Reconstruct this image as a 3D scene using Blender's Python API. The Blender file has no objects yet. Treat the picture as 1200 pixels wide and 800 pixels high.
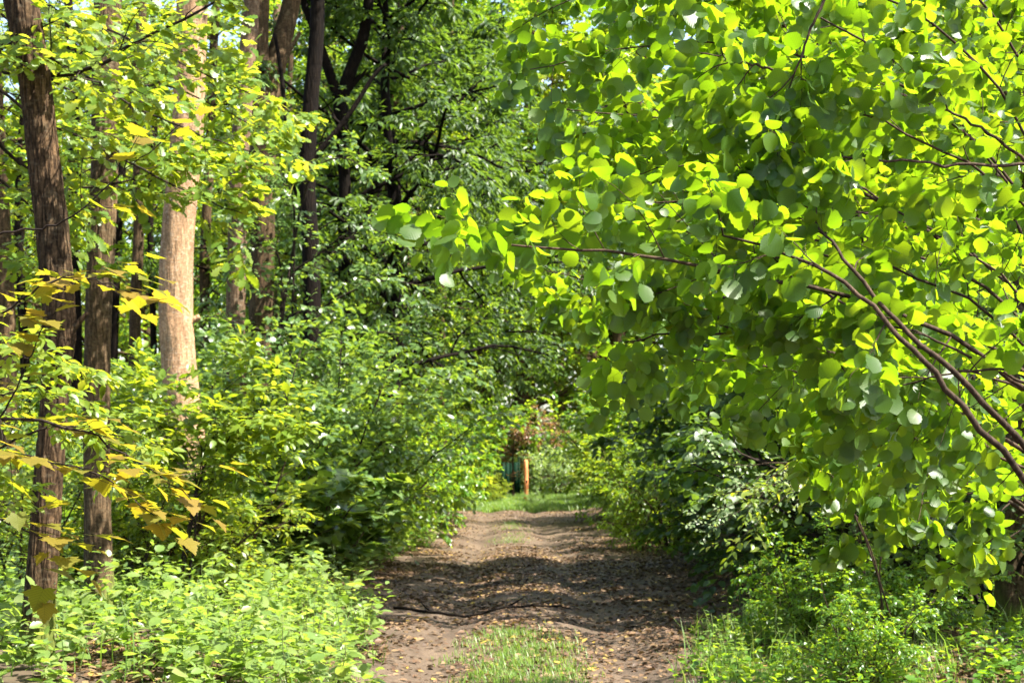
import bpy, math
import numpy as np

sc = bpy.context.scene
COL = sc.collection
R = math.radians
F = 1800.0                      # focal length in photograph pixels (1200 wide)
CAMZ = 1.6

def P(x, y, d):
    """a point seen at pixel x,y of the photograph, d metres ahead"""
    return np.array(((x - 600.0) / F * d, d, CAMZ - (y - 550.0) / F * d))

def nz(v):
    v = np.asarray(v, float)
    return v / (np.linalg.norm(v, axis=-1, keepdims=True) + 1e-9)

# ------------------------------------------------------------------ materials
def newmat(name):
    m = bpy.data.materials.new(name); m.use_nodes = True
    nt = m.node_tree; nt.nodes.clear()
    return m, nt, nt.nodes, nt.links

def ramp(nd, stops, interp='LINEAR'):
    r = nd.new('ShaderNodeValToRGB'); cr = r.color_ramp; cr.interpolation = interp
    while len(cr.elements) < len(stops): cr.elements.new(0.5)
    for e, (p, c) in zip(cr.elements, stops):
        e.position = p; e.color = (c[0], c[1], c[2], 1)
    return r

def leafmat(name, stops, tstops, tw=0.5, rough=0.38, spec=0.5, veins=False, vein=.8):
    """thin leaf: reflecting side + light passing through; colour differs leaf by leaf"""
    m, nt, nd, ln = newmat(name)
    geo = nd.new('ShaderNodeNewGeometry')
    oi = nd.new('ShaderNodeObjectInfo')
    add = nd.new('ShaderNodeMath'); add.operation = 'MULTIPLY_ADD'
    add.inputs[1].default_value = 0.25; ln.new(oi.outputs['Random'], add.inputs[0])
    sb = nd.new('ShaderNodeMath'); sb.operation = 'MULTIPLY_ADD'
    sb.inputs[1].default_value = 0.78; ln.new(geo.outputs['Random Per Island'], sb.inputs[0])
    sb.inputs[2].default_value = 0.0
    ln.new(sb.outputs[0], add.inputs[2])
    # clumps of older / younger leaves
    tc = nd.new('ShaderNodeTexCoord')
    nz_ = nd.new('ShaderNodeTexNoise'); nz_.inputs['Scale'].default_value = 1.1
    ln.new(tc.outputs['Object'], nz_.inputs['Vector'])
    mm = nd.new('ShaderNodeMath'); mm.operation = 'MULTIPLY_ADD'
    mm.inputs[1].default_value = 0.6; ln.new(nz_.outputs['Fac'], mm.inputs[0])
    mm.inputs[2].default_value = -0.3
    a2 = nd.new('ShaderNodeMath'); a2.operation = 'ADD'
    ln.new(add.outputs[0], a2.inputs[0]); ln.new(mm.outputs[0], a2.inputs[1])
    r1 = ramp(nd, stops); r2 = ramp(nd, tstops)
    ln.new(a2.outputs[0], r1.inputs[0]); ln.new(a2.outputs[0], r2.inputs[0])
    c1, c2 = r1.outputs[0], r2.outputs[0]
    p = nd.new('ShaderNodeBsdfPrincipled')
    p.inputs['Roughness'].default_value = rough
    p.inputs['Specular IOR Level'].default_value = spec
    t = nd.new('ShaderNodeBsdfTranslucent')
    if veins:
        uv = nd.new('ShaderNodeUVMap')
        sp = nd.new('ShaderNodeSeparateXYZ'); ln.new(uv.outputs[0], sp.inputs[0])
        ab = nd.new('ShaderNodeMath'); ab.operation = 'ABSOLUTE'; ln.new(sp.outputs[0], ab.inputs[0])
        v = nd.new('ShaderNodeMath'); v.operation = 'MULTIPLY_ADD'
        ln.new(ab.outputs[0], v.inputs[0]); v.inputs[1].default_value = -0.75
        ln.new(sp.outputs[1], v.inputs[2])
        s = nd.new('ShaderNodeMath'); s.operation = 'MULTIPLY'; s.inputs[1].default_value = 8.0
        ln.new(v.outputs[0], s.inputs[0])
        pp = nd.new('ShaderNodeMath'); pp.operation = 'PINGPONG'; pp.inputs[1].default_value = 0.5
        ln.new(s.outputs[0], pp.inputs[0])
        mn = nd.new('ShaderNodeMath'); mn.operation = 'MINIMUM'
        k = nd.new('ShaderNodeMath'); k.operation = 'MULTIPLY'; k.inputs[1].default_value = 9.0
        ln.new(ab.outputs[0], k.inputs[0])
        ln.new(pp.outputs[0], mn.inputs[0]); ln.new(k.outputs[0], mn.inputs[1])
        vr = ramp(nd, [(0.0, (vein,) * 3), (0.12, (1, 1, 1))]); ln.new(mn.outputs[0], vr.inputs[0])
        for which in (0, 1):
            mx = nd.new('ShaderNodeMix'); mx.data_type = 'RGBA'; mx.blend_type = 'MULTIPLY'
            mx.inputs['Factor'].default_value = 1.0 if which else 0.5
            ln.new(c2 if which else c1, mx.inputs[6]); ln.new(vr.outputs[0], mx.inputs[7])
            if which: c2 = mx.outputs[2]
            else: c1 = mx.outputs[2]
        bp = nd.new('ShaderNodeBump'); bp.inputs['Strength'].default_value = 0.2
        bp.inputs['Distance'].default_value = 0.003
        ln.new(mn.outputs[0], bp.inputs['Height']); ln.new(bp.outputs[0], p.inputs['Normal'])
    ln.new(c1, p.inputs['Base Color']); ln.new(c2, t.inputs['Color'])
    mix = nd.new('ShaderNodeMixShader'); mix.inputs[0].default_value = tw
    ln.new(p.outputs[0], mix.inputs[1]); ln.new(t.outputs[0], mix.inputs[2])
    o = nd.new('ShaderNodeOutputMaterial'); ln.new(mix.outputs[0], o.inputs[0])
    return m

def barkmat(name, dark, light, fleck=None, fleck_amt=0.0, furrow=1.0, scale=7.0, moss=None, bump=0.7):
    m, nt, nd, ln = newmat(name)
    tc = nd.new('ShaderNodeTexCoord')
    mp = nd.new('ShaderNodeMapping'); mp.inputs['Scale'].default_value = (scale, scale, scale * 0.16)
    ln.new(tc.outputs['Object'], mp.inputs[0])
    n1 = nd.new('ShaderNodeTexNoise'); n1.inputs['Scale'].default_value = 2.2
    n1.inputs['Detail'].default_value = 7; n1.inputs['Roughness'].default_value = 0.62
    n1.inputs['Distortion'].default_value = 0.7
    ln.new(mp.outputs[0], n1.inputs['Vector'])
    vo = nd.new('ShaderNodeTexVoronoi'); vo.feature = 'DISTANCE_TO_EDGE'; vo.inputs['Scale'].default_value = 2.6
    ln.new(mp.outputs[0], vo.inputs['Vector'])
    vr = ramp(nd, [(0.0, (0, 0, 0)), (0.22, (1, 1, 1))]); ln.new(vo.outputs['Distance'], vr.inputs[0])
    mxh = nd.new('ShaderNodeMix'); mxh.data_type = 'RGBA'; mxh.blend_type = 'MULTIPLY'
    mxh.inputs['Factor'].default_value = furrow
    ln.new(n1.outputs['Fac'], mxh.inputs[6]); ln.new(vr.outputs[0], mxh.inputs[7])
    cr = ramp(nd, [(0.12, dark), (0.62, light)]); ln.new(mxh.outputs[2], cr.inputs[0])
    col = cr.outputs[0]
    n3 = nd.new('ShaderNodeTexNoise'); n3.inputs['Scale'].default_value = 2.3; n3.inputs['Detail'].default_value = 4
    ln.new(tc.outputs['Object'], n3.inputs['Vector'])
    tone = ramp(nd, [(0.3, (0.66, 0.68, 0.66)), (0.72, (1.2, 1.12, 1.05))]); ln.new(n3.outputs['Fac'], tone.inputs[0])
    mt = nd.new('ShaderNodeMix'); mt.data_type = 'RGBA'; mt.blend_type = 'MULTIPLY'; mt.inputs['Factor'].default_value = 1
    ln.new(col, mt.inputs[6]); ln.new(tone.outputs[0], mt.inputs[7]); col = mt.outputs[2]
    n4 = nd.new('ShaderNodeTexNoise'); n4.inputs['Scale'].default_value = 45; n4.inputs['Detail'].default_value = 6
    ln.new(tc.outputs['Object'], n4.inputs['Vector'])
    gr = ramp(nd, [(0.32, (0.55, 0.55, 0.55)), (0.68, (1.3, 1.3, 1.3))]); ln.new(n4.outputs['Fac'], gr.inputs[0])
    mg = nd.new('ShaderNodeMix'); mg.data_type = 'RGBA'; mg.blend_type = 'MULTIPLY'; mg.inputs['Factor'].default_value = 1
    ln.new(col, mg.inputs[6]); ln.new(gr.outputs[0], mg.inputs[7]); col = mg.outputs[2]
    if fleck:
        mp2 = nd.new('ShaderNodeMapping'); mp2.inputs['Scale'].default_value = (9, 9, 22)
        ln.new(tc.outputs['Object'], mp2.inputs[0])
        n2 = nd.new('ShaderNodeTexNoise'); n2.inputs['Scale'].default_value = 1.6; n2.inputs['Detail'].default_value = 5
        ln.new(mp2.outputs[0], n2.inputs['Vector'])
        fr = ramp(nd, [(0.56, (0, 0, 0)), (0.64, (fleck_amt,) * 3)]); ln.new(n2.outputs['Fac'], fr.inputs[0])
        mx = nd.new('ShaderNodeMix'); mx.data_type = 'RGBA'
        ln.new(fr.outputs[0], mx.inputs['Factor']); ln.new(col, mx.inputs[6])
        mx.inputs[7].default_value = (*fleck, 1); col = mx.outputs[2]
    if moss:                                   # moss growing on the foot of the trunk
        sp = nd.new('ShaderNodeSeparateXYZ'); ln.new(tc.outputs['Object'], sp.inputs[0])
        g = nd.new('ShaderNodeMapRange'); g.inputs[1].default_value = moss[0]; g.inputs[2].default_value = moss[1]
        g.inputs[3].default_value = 0.35; g.inputs[4].default_value = -0.25
        ln.new(sp.outputs[2], g.inputs[0])
        ad = nd.new('ShaderNodeMath'); ad.operation = 'ADD'
        ln.new(g.outputs[0], ad.inputs[0]); ln.new(n3.outputs['Fac'], ad.inputs[1])
        rr = ramp(nd, [(0.56, (0, 0, 0)), (0.72, (0.8,) * 3)]); ln.new(ad.outputs[0], rr.inputs[0])
        mx = nd.new('ShaderNodeMix'); mx.data_type = 'RGBA'
        ln.new(rr.outputs[0], mx.inputs['Factor']); ln.new(col, mx.inputs[6])
        mx.inputs[7].default_value = (0.10, 0.13, 0.025, 1); col = mx.outputs[2]
    p = nd.new('ShaderNodeBsdfPrincipled'); p.inputs['Roughness'].default_value = 0.85
    p.inputs['Specular IOR Level'].default_value = 0.08
    ln.new(col, p.inputs['Base Color'])
    b = nd.new('ShaderNodeBump'); b.inputs['Strength'].default_value = bump; b.inputs['Distance'].default_value = 0.03
    ln.new(mxh.outputs[2], b.inputs['Height']); ln.new(b.outputs[0], p.inputs['Normal'])
    o = nd.new('ShaderNodeOutputMaterial'); ln.new(p.outputs[0], o.inputs[0])
    return m

def simplemat(name, stops, scale=6.0, rough=0.8, stretch=(1, 1, 1), bump=0.3, coord='Object', dist=0.01):
    m, nt, nd, ln = newmat(name)
    tc = nd.new('ShaderNodeTexCoord'); mp = nd.new('ShaderNodeMapping'); mp.inputs['Scale'].default_value = stretch
    ln.new(tc.outputs[coord], mp.inputs[0])
    n = nd.new('ShaderNodeTexNoise'); n.inputs['Scale'].default_value = scale; n.inputs['Detail'].default_value = 8
    n.inputs['Roughness'].default_value = 0.65
    ln.new(mp.outputs[0], n.inputs['Vector'])
    r = ramp(nd, stops); ln.new(n.outputs['Fac'], r.inputs[0])
    p = nd.new('ShaderNodeBsdfPrincipled'); p.inputs['Roughness'].default_value = rough
    p.inputs['Specular IOR Level'].default_value = 0.25
    ln.new(r.outputs[0], p.inputs['Base Color'])
    b = nd.new('ShaderNodeBump'); b.inputs['Strength'].default_value = bump; b.inputs['Distance'].default_value = dist
    ln.new(n.outputs['Fac'], b.inputs['Height']); ln.new(b.outputs[0], p.inputs['Normal'])
    o = nd.new('ShaderNodeOutputMaterial'); ln.new(p.outputs[0], o.inputs[0])
    return m

M = {}
M['hazel'] = leafmat('hazel_leaf', [(0, (.026, .066, .010)), (.5, (.042, .092, .013)), (1, (.070, .125, .018))],
                     [(0, (.17, .34, .006)), (.5, (.27, .44, .008)), (1, (.38, .50, .012))], .5, .42, .45, veins=True)
M['oak'] = leafmat('oak_leaf', [(0, (.06, .13, .018)), (.6, (.10, .17, .024)), (1, (.14, .19, .03))],
                   [(0, (.26, .38, .012)), (.6, (.38, .46, .018)), (1, (.50, .48, .035))], .5, .38, .4, veins=True)
M['ochre'] = leafmat('ochre_leaf', [(0, (.10, .115, .016)), (.45, (.15, .12, .018)), (1, (.19, .12, .024))],
                     [(0, (.33, .36, .014)), (.45, (.42, .345, .016)), (1, (.50, .34, .03))], .45, .5, .2, veins=True, vein=.55)
M['holly'] = leafmat('bluish_leaf', [(0, (.055, .11, .028)), (.6, (.088, .15, .040)), (1, (.13, .18, .055))],
                     [(0, (.18, .31, .02)), (.6, (.28, .40, .03)), (1, (.38, .47, .04))], .42, .34, .5)
M['elder'] = leafmat('fresh_green_leaf', [(0, (.045, .12, .014)), (.6, (.075, .16, .018)), (1, (.12, .19, .025))],
                     [(0, (.22, .40, .012)), (.6, (.33, .48, .016)), (1, (.46, .54, .03))], .48, .34, .45)
M['fresh'] = leafmat('warm_green_leaf', [(0, (.06, .12, .014)), (.6, (.09, .155, .018)), (1, (.13, .18, .025))],
                     [(0, (.24, .42, .012)), (.6, (.35, .48, .016)), (1, (.46, .52, .03))], .48, .36, .4)
M['lime'] = leafmat('yellow_green_leaf', [(0, (.085, .15, .016)), (.6, (.125, .185, .02)), (1, (.17, .20, .03))],
                    [(0, (.29, .41, .012)), (.6, (.40, .47, .018)), (1, (.50, .49, .035))], .5, .36, .45)
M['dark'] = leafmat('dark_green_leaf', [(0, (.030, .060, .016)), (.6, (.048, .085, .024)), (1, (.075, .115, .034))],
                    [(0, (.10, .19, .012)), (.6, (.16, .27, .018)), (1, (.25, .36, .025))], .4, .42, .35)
M['weed'] = leafmat('weed_leaf', [(0, (.085, .145, .030)), (.6, (.13, .19, .045)), (1, (.18, .22, .07))],
                    [(0, (.25, .42, .03)), (.6, (.36, .52, .05)), (1, (.48, .56, .08))], .42, .33, .45)
M['pale'] = leafmat('pale_leaf', [(0, (.10, .17, .06)), (.6, (.15, .21, .09)), (1, (.20, .24, .13))],
                    [(0, (.26, .42, .04)), (.6, (.36, .50, .06)), (1, (.5, .58, .1))], .4, .3, .6)
M['russet'] = leafmat('russet_leaf', [(0, (.12, .05, .02)), (.5, (.15, .075, .03)), (1, (.10, .13, .03))],
                      [(0, (.26, .09, .02)), (.5, (.32, .16, .03)), (1, (.3, .42, .03))], .4, .45, .3)
M['grass'] = leafmat('grass_blade', [(0, (.06, .13, .02)), (.6, (.09, .16, .028)), (1, (.14, .18, .05))],
                     [(0, (.18, .36, .03)), (.6, (.28, .44, .045)), (1, (.38, .46, .08))], .4, .45, .35)
M['litter'] = leafmat('fallen_leaf', [(0, (.035, .022, .014)), (.35, (.085, .046, .024)), (.60, (.13, .078, .042)), (.82, (.20, .13, .065)), (.93, (.36, .24, .035)), (1, (.44, .34, .05))],
                      [(0, (.03, .02, .01)), (.8, (.1, .06, .02)), (1, (.3, .22, .02))], .2, .5, .35)
M['bark_grey'] = barkmat('furrowed_bark', (.016, .010, .006), (.098, .063, .035), (.14, .115, .075), .2, 0.7, 9, moss=(0.05, .9))
M['bark_brown'] = barkmat('brown_bark', (.027, .018, .010), (.125, .086, .050), (.17, .14, .09), .25, .5, 8, moss=(0.0, .9))
M['bark_pale'] = barkmat('pale_bark', (.16, .095, .052), (.40, .26, .155), (.46, .37, .27), .35, .38, 5.5, moss=(.2, 2.4), bump=.5)
M['bark_pink'] = barkmat('pinkish_bark', (.05, .033, .022), (.19, .125, .08), (.25, .21, .15), .4, .4, 6)
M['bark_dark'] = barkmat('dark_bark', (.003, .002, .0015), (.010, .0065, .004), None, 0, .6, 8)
M['bark_mid'] = barkmat('woodland_bark', (.022, .014, .008), (.10, .066, .036), (.13, .115, .065), .3, .5, 6)
M['twig'] = barkmat('twig_bark', (.020, .014, .010), (.075, .052, .036), None, 0, .3, 20, bump=.3)
M['twig_black'] = barkmat('black_twig_bark', (.012, .009, .008), (.04, .03, .024), None, 0, .3, 20, bump=.3)
M['stem'] = simplemat('green_stem', [(.3, (.05, .075, .02)), (.7, (.11, .12, .04))], 12)

# ------------------------------------------------------------------ mesh building
def mesh_from(name, V, loops, totals, uv=None, smooth=True):
    me = bpy.data.meshes.new(name)
    nv, nl, nf = len(V), len(loops), len(totals)
    me.vertices.add(nv); me.vertices.foreach_set('co', np.asarray(V, np.float32).ravel())
    me.loops.add(nl); me.loops.foreach_set('vertex_index', np.asarray(loops, np.int32))
    me.polygons.add(nf)
    st = np.zeros(nf, np.int32); st[1:] = np.cumsum(totals)[:-1]
    me.polygons.foreach_set('loop_start', st)
    me.polygons.foreach_set('loop_total', np.asarray(totals, np.int32))
    if smooth: me.polygons.foreach_set('use_smooth', np.ones(nf, bool))
    me.update(calc_edges=True)
    if uv is not None:
        l = me.uv_layers.new(name='UVMap')
        l.data.foreach_set('uv', np.asarray(uv, np.float32)[loops].ravel())
    me.validate()
    return me

def tag(o, label=None, cat=None, group=None, kind=None):
    if label: o['label'] = label
    if cat: o['category'] = cat
    if group: o['group'] = group
    if kind: o['kind'] = kind
    return o

def obj(name, me, mat=None, parent=None):
    o = bpy.data.objects.new(name, me); COL.objects.link(o)
    if mat is not None and len(me.materials) == 0: me.materials.append(mat)
    if parent is not None: o.parent = parent
    return o

def thing(name, label, cat, loc=(0, 0, 0), rz=0.0, group=None, scale=None):
    o = bpy.data.objects.new(name, None); COL.objects.link(o)
    o.empty_display_size = .3
    o.location = loc; o.rotation_euler = (0, 0, rz)
    if scale is not None: o.scale = (scale, scale, scale) if np.isscalar(scale) else scale
    return tag(o, label, cat, group)

def dup(root, name, label, cat, loc, rz=0.0, scale=1.0, group=None):
    r = thing(name, label, cat, loc, rz, group, scale)
    for ch in list(root.children):
        c = ch.copy(); COL.objects.link(c); c.parent = r
        for g in list(ch.children):
            e = g.copy(); COL.objects.link(e); e.parent = c
    return r

def vnoise(x, y, s, seed):
    g = np.random.default_rng(seed).standard_normal((64, 64))
    u = x / s; v = y / s
    i = np.floor(u).astype(int); j = np.floor(v).astype(int); a = u - i; b = v - j
    a = a * a * (3 - 2 * a); b = b * b * (3 - 2 * b)
    G = lambda p, q: g[p % 64, q % 64]
    return (G(i, j) * (1 - a) * (1 - b) + G(i + 1, j) * a * (1 - b) + G(i, j + 1) * (1 - a) * b + G(i + 1, j + 1) * a * b)

class Tubes:
    def __init__(s): s.V = []; s.L = []; s.T = []; s.n = 0
    def add(s, pts, rad, seg=6, rough=0.0, rng=None, furrow=0.0):
        pts = np.asarray(pts, float); rad = np.broadcast_to(np.asarray(rad, float), (len(pts),))
        n = len(pts)
        t = nz(np.gradient(pts, axis=0))
        mean = nz(pts[-1] - pts[0]); ref = np.eye(3)[np.argmin(np.abs(mean))]
        u = nz(np.cross(t, ref)); w = np.cross(t, u)
        a = np.linspace(0, 2 * np.pi, seg, endpoint=False)
        rr = rad[:, None] * np.ones((1, seg))
        if rough and rng is not None:
            ph = rng.uniform(0, 6.28, 8)
            z = np.arange(n)[:, None] * 1.0
            q = sum(np.sin(a[None] * k + ph[k] + z * (.13 * k - .3) * .5) / (1 + .25 * k) for k in range(2, 8))
            if furrow:                            # ridges and furrows running up the trunk
                aa = a[None] + np.zeros((n, 1)); zz = pts[:, 2:3] + np.zeros((1, seg)); sd = int(rng.integers(1, 999))
                win = np.sin(a / 2)[None] ** .5
                tw_ = aa + .25 * vnoise(zz, zz * 0 + sd, .9, sd)
                f1 = vnoise(tw_ * 3.6, zz, 1.0 * .34, sd) if False else vnoise(tw_, zz * .16, .062, sd) + .6 * vnoise(tw_, zz * .2, .033, sd + 1)
                rr = rr * (1 + furrow * win * np.clip(f1, -1.6, 1.0))
            rr = rr * (1 + rough * q * .5 + rough * .35 * rng.standard_normal((n, seg)))
        ring = pts[:, None] + rr[..., None] * (np.cos(a)[None, :, None] * u[:, None] + np.sin(a)[None, :, None] * w[:, None])
        V = ring.reshape(-1, 3)
        i = np.arange(n - 1)[:, None] * seg; j = np.arange(seg)[None]; k = (j + 1) % seg
        q = np.stack([i + j, i + k, i + seg + k, i + seg + j], -1).reshape(-1)
        s.V.append(V); s.L.append(q + s.n); s.T.append(np.full((n - 1) * seg, 4))
        s.L.append(np.arange(seg)[::-1] + s.n); s.T.append([seg])
        s.L.append(np.arange(seg) + s.n + (n - 1) * seg); s.T.append([seg])
        s.n += n * seg
    def mesh(s, name):
        return mesh_from(name, np.concatenate(s.V), np.concatenate(s.L), np.concatenate(s.T))

# leaf shapes: verts (x across, y along, z out of the blade), faces, uv
def rowleaf(vs, ws, fold=.18, curl=.15):
    V = [(0, 0, 0)]; uv = [(0, 0)]; Fc = []
    rows = []
    for v, w in zip(vs[1:-1], ws[1:-1]):
        b = len(V); z = -curl * v * v
        V += [(-w, v, z + fold * w), (0, v, z), (w, v, z + fold * w)]
        uv += [(-w, v), (0, v), (w, v)]; rows.append(b)
    e = len(V); V.append((0, 1, -curl)); uv.append((0, 1))
    Fc += [(0, rows[0] + 1, rows[0]), (0, rows[0] + 2, rows[0] + 1)]
    for a, b in zip(rows[:-1], rows[1:]):
        Fc += [(a, a + 1, b + 1, b), (a + 1, a + 2, b + 2, b + 1)]
    a = rows[-1]; Fc += [(a, a + 1, e), (a + 1, a + 2, e)]
    return np.array(V, float), Fc, np.array(uv, float)

def fanleaf(half, fold=.12, curl=.12):
    """lobed leaf from half an outline (base -> tip)"""
    V = [(0, 0, 0), (0, .5, -curl * .25), (0, 1, -curl)]
    R_ = [(x, y, fold * x - curl * y * abs(y)) for x, y in half]
    L_ = [(-x, y, fold * x - curl * y * abs(y)) for x, y in half]
    n = len(half); V = V + R_ + L_
    Fc = []
    mid = n // 2
    r = list(range(3, 3 + n)); l = list(range(3 + n, 3 + 2 * n))
    Fc.append(tuple([0] + r[:mid + 1] + [1])); Fc.append(tuple([1] + r[mid:] + [2]))
    Fc.append(tuple(([0] + l[:mid + 1] + [1])[::-1])); Fc.append(tuple(([1] + l[mid:] + [2])[::-1]))
    return np.array(V, float), Fc, np.array([(v[0], v[1]) for v in V], float)

def stalk(t, n=.24):
    V, Fc, uv = t; b = len(V)
    V = np.vstack([V, [(-.014, -n, .02), (.014, -n, .02), (.012, 0, -.004), (-.012, 0, -.004)]])
    return V, Fc + [(b, b + 1, b + 2, b + 3)], np.vstack([uv, [(0, 0)] * 4])

LEAF = {
    'hazel': stalk(rowleaf([0, .04, .14, .25, .36, .47, .58, .69, .79, .88, .94, 1],
                     [0, .22, .40, .41, .50, .46, .53, .45, .46, .30, .20, 0], .16, .22)),
    'hazelb': stalk(rowleaf([0, .05, .15, .26, .37, .48, .59, .70, .80, .88, .94, 1],
                     [0, .16, .31, .35, .44, .42, .49, .43, .42, .26, .14, 0], -.12, .42)),
    'hazelc': stalk(rowleaf([0, .04, .14, .25, .36, .47, .58, .68, .77, .84, .91, 1],
                     [0, .26, .42, .45, .51, .45, .47, .38, .35, .22, .10, 0], .34, .10)),
    'oak': rowleaf([0, .08, .18, .28, .38, .50, .62, .72, .83, .93, 1],
                   [0, .04, .15, .10, .25, .15, .33, .21, .30, .15, 0], .15, .15),
    'maple': fanleaf([(.10, -.07), (.22, -.12), (.36, -.08), (.50, -.10), (.46, .02), (.42, .12), (.52, .16), (.58, .25), (.72, .34), (.58, .38), (.54, .46), (.40, .44), (.36, .52), (.36, .62), (.26, .66), (.24, .76), (.13, .80), (.10, .90)], .10, .20),
    'ovate': rowleaf([0, .14, .42, .72, 1], [0, .17, .27, .19, 0], .22, .2),
    'round': rowleaf([0, .12, .42, .75, 1], [0, .27, .40, .30, 0], .18, .2),
    'lance': rowleaf([0, .3, .65, 1], [0, .13, .12, 0], .2, .3),
}
LEAF['far'] = (np.array([(0, 0, 0), (.36, .42, .08), (0, 1, -.1), (-.36, .42, .08)], float), [(0, 1, 2), (0, 2, 3)], np.zeros((4, 2)))
LEAF['farlance'] = (np.array([(0, 0, 0), (.19, .42, .05), (0, 1, -.12), (-.19, .42, .05)], float), [(0, 1, 2), (0, 2, 3)], np.zeros((4, 2)))

def leaf_mesh(name, kind, pos, dirv, nrm, size):
    """one mesh of many leaves; kind is one leaf shape or a tuple of shapes shared out at random"""
    dirv = nz(dirv); nrm = nrm - np.sum(nrm * dirv, -1, keepdims=True) * dirv; nrm = nz(nrm)
    side = np.cross(dirv, nrm); size = np.asarray(size)
    kinds = (kind,) if isinstance(kind, str) else kind
    pick = np.random.default_rng(len(pos)).integers(0, len(kinds), len(pos))
    Vs, Ls, Ts, Us, off = [], [], [], [], 0
    for ki, kd in enumerate(kinds):
        m = pick == ki; N = int(m.sum())
        if not N: continue
        T, Fc, uv = LEAF[kd]; k = len(T)
        V = pos[m][:, None] + size[m][:, None, None] * (T[None, :, 0:1] * side[m][:, None] + T[None, :, 1:2] * dirv[m][:, None] + T[None, :, 2:3] * nrm[m][:, None])
        fl = np.concatenate([np.array(f) for f in Fc]); tot = np.array([len(f) for f in Fc])
        Vs.append(V.reshape(-1, 3)); Ls.append((fl[None] + (np.arange(N) * k)[:, None]).ravel() + off)
        Ts.append(np.tile(tot, N)); Us.append(np.tile(uv, (N, 1))); off += N * k
    return mesh_from(name, np.concatenate(Vs), np.concatenate(Ls), np.concatenate(Ts), np.concatenate(Us))

def twig_leaves(rng, p, d, l, k, phi=55, droop=.25, up=(0, 0, 1), upn=.45, sag=.12, size=(.06, .09), start=.08, dn=.16):
    """k leaves along each twig, alternately left and right, last one at the tip"""
    n = len(p)
    s = np.linspace(start, 1, k)[None] + rng.uniform(-.5, .5, (n, k)) * (.7 / k); s = np.clip(s, 0, 1); s[:, -1] = 1
    pos = p[:, None] + d[:, None] * (l[:, None] * s)[..., None]
    pos[..., 2] -= sag * l[:, None] * s * s
    U = np.asarray(up, float)
    side = nz(np.cross(d, np.broadcast_to(U, d.shape)) + rng.normal(0, .12, d.shape))
    sg = np.where((np.arange(k)[None] + rng.integers(0, 2, (n, 1))) % 2 == 0, 1., -1.)
    ph = np.radians(phi + rng.normal(0, 14, (n, k))); ph[:, -1] *= .15
    dv = d[:, None] * np.cos(ph)[..., None] + side[:, None] * (sg * np.sin(ph))[..., None]
    dv[..., 2] -= droop * rng.uniform(.4, 1.6, (n, k))
    dv += rng.normal(0, dn, dv.shape)
    nr = U[None, None] + rng.normal(0, upn, dv.shape)
    sz = rng.uniform(size[0], size[1], (n, k)) * (0.75 + .35 * np.sin(np.pi * np.clip(s, .1, .9)))
    pos = pos + nz(dv) * (sz * .16)[..., None]
    return pos.reshape(-1, 3), dv.reshape(-1, 3), nr.reshape(-1, 3), sz.ravel()

def grow(rng, p, d, L, r, lev, sp, out, tw):
    """a branch with its side branches; out collects (points, radii), tw collects leafy twigs"""
    n = 4 if lev >= 2 else 7
    pts = [np.array(p, float)]; dd = nz(d)
    trop = sp['trop'][min(lev, len(sp['trop']) - 1)]
    for i in range(n):
        dd = nz(dd + rng.normal(0, sp['wob'], 3) + np.array((0, 0, trop / n)))
        pts.append(pts[-1] + dd * L / n)
    pts = np.array(pts)
    rad = r * np.linspace(1, sp.get('taper', .35), n + 1)
    out.append((pts, rad, lev))
    tip = nz(pts[-1] - pts[-2])
    if lev >= sp['levels']:
        tw.append((pts[0] + (pts[-1] - pts[0]) * .1, nz(pts[-1] - pts[0]), L))
        return
    ns = sp['nsub'][lev]
    a0 = rng.uniform(0, 6.28)
    for i in range(ns):
        t = sp['t0'][lev] + (1 - sp['t0'][lev]) * (i + rng.uniform(.2, .8)) / ns
        f = t * n; k = min(int(f), n - 1); q = pts[k] + (pts[k + 1] - pts[k]) * (f - k)
        pd = nz(pts[k + 1] - pts[k])
        ref = np.array((0, 0, 1.)) if abs(pd[2]) < .9 else np.array((1., 0, 0))
        u = nz(np.cross(pd, ref)); w = np.cross(u, pd)
        a = a0 + i * 2.4 + rng.normal(0, .3)
        flat = sp['flat'][lev]
        per = nz(u * np.cos(a) + w * np.sin(a) * flat)
        an = R(sp['ang'][lev] + rng.normal(0, 9))
        nd = pd * math.cos(an) + per * math.sin(an)
        LL = L * sp['ratio'][lev] * (1.05 - .6 * t) * rng.uniform(.75, 1.25)
        grow(rng, q, nd, LL, rad[k] * .55, lev + 1, sp, out, tw)
    # leader tip carries leaves too
    tw.append((pts[-2], tip, L / n * 1.6))

def wood_mesh(name, out, rng, minr=.0, segs=(10, 6, 4, 3), rough=0.0):
    tb = Tubes()
    for pts, rad, lev in out:
        if rad[0] < minr: continue
        tb.add(pts, rad, segs[min(lev, len(segs) - 1)], rough if lev == 0 else 0, rng)
    return tb.mesh(name)

def crown_mesh(name, tw, rng, kind, k, size, lmin=.12, lmax=9, **kw):
    p = np.array([t[0] for t in tw]); d = np.array([t[1] for t in tw]); l = np.clip(np.array([t[2] for t in tw]), lmin, lmax)
    return leaf_mesh(name, kind, *twig_leaves(rng, p, d, l, k, size=size, **kw))

def smooth_path(pts, n):
    """Catmull-Rom through points"""
    pts = np.asarray(pts, float); m = len(pts)
    ext = np.vstack([2 * pts[0] - pts[1], pts, 2 * pts[-1] - pts[-2]])
    out = []
    for s in np.linspace(0, m - 1, n):
        i = min(int(s), m - 2); t = s - i
        a, b, c, e = ext[i:i + 4]
        out.append(.5 * (2 * b + (c - a) * t + (2 * a - 5 * b + 4 * c - e) * t * t + (3 * b - a - 3 * c + e) * t ** 3))
    return np.array(out)

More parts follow.
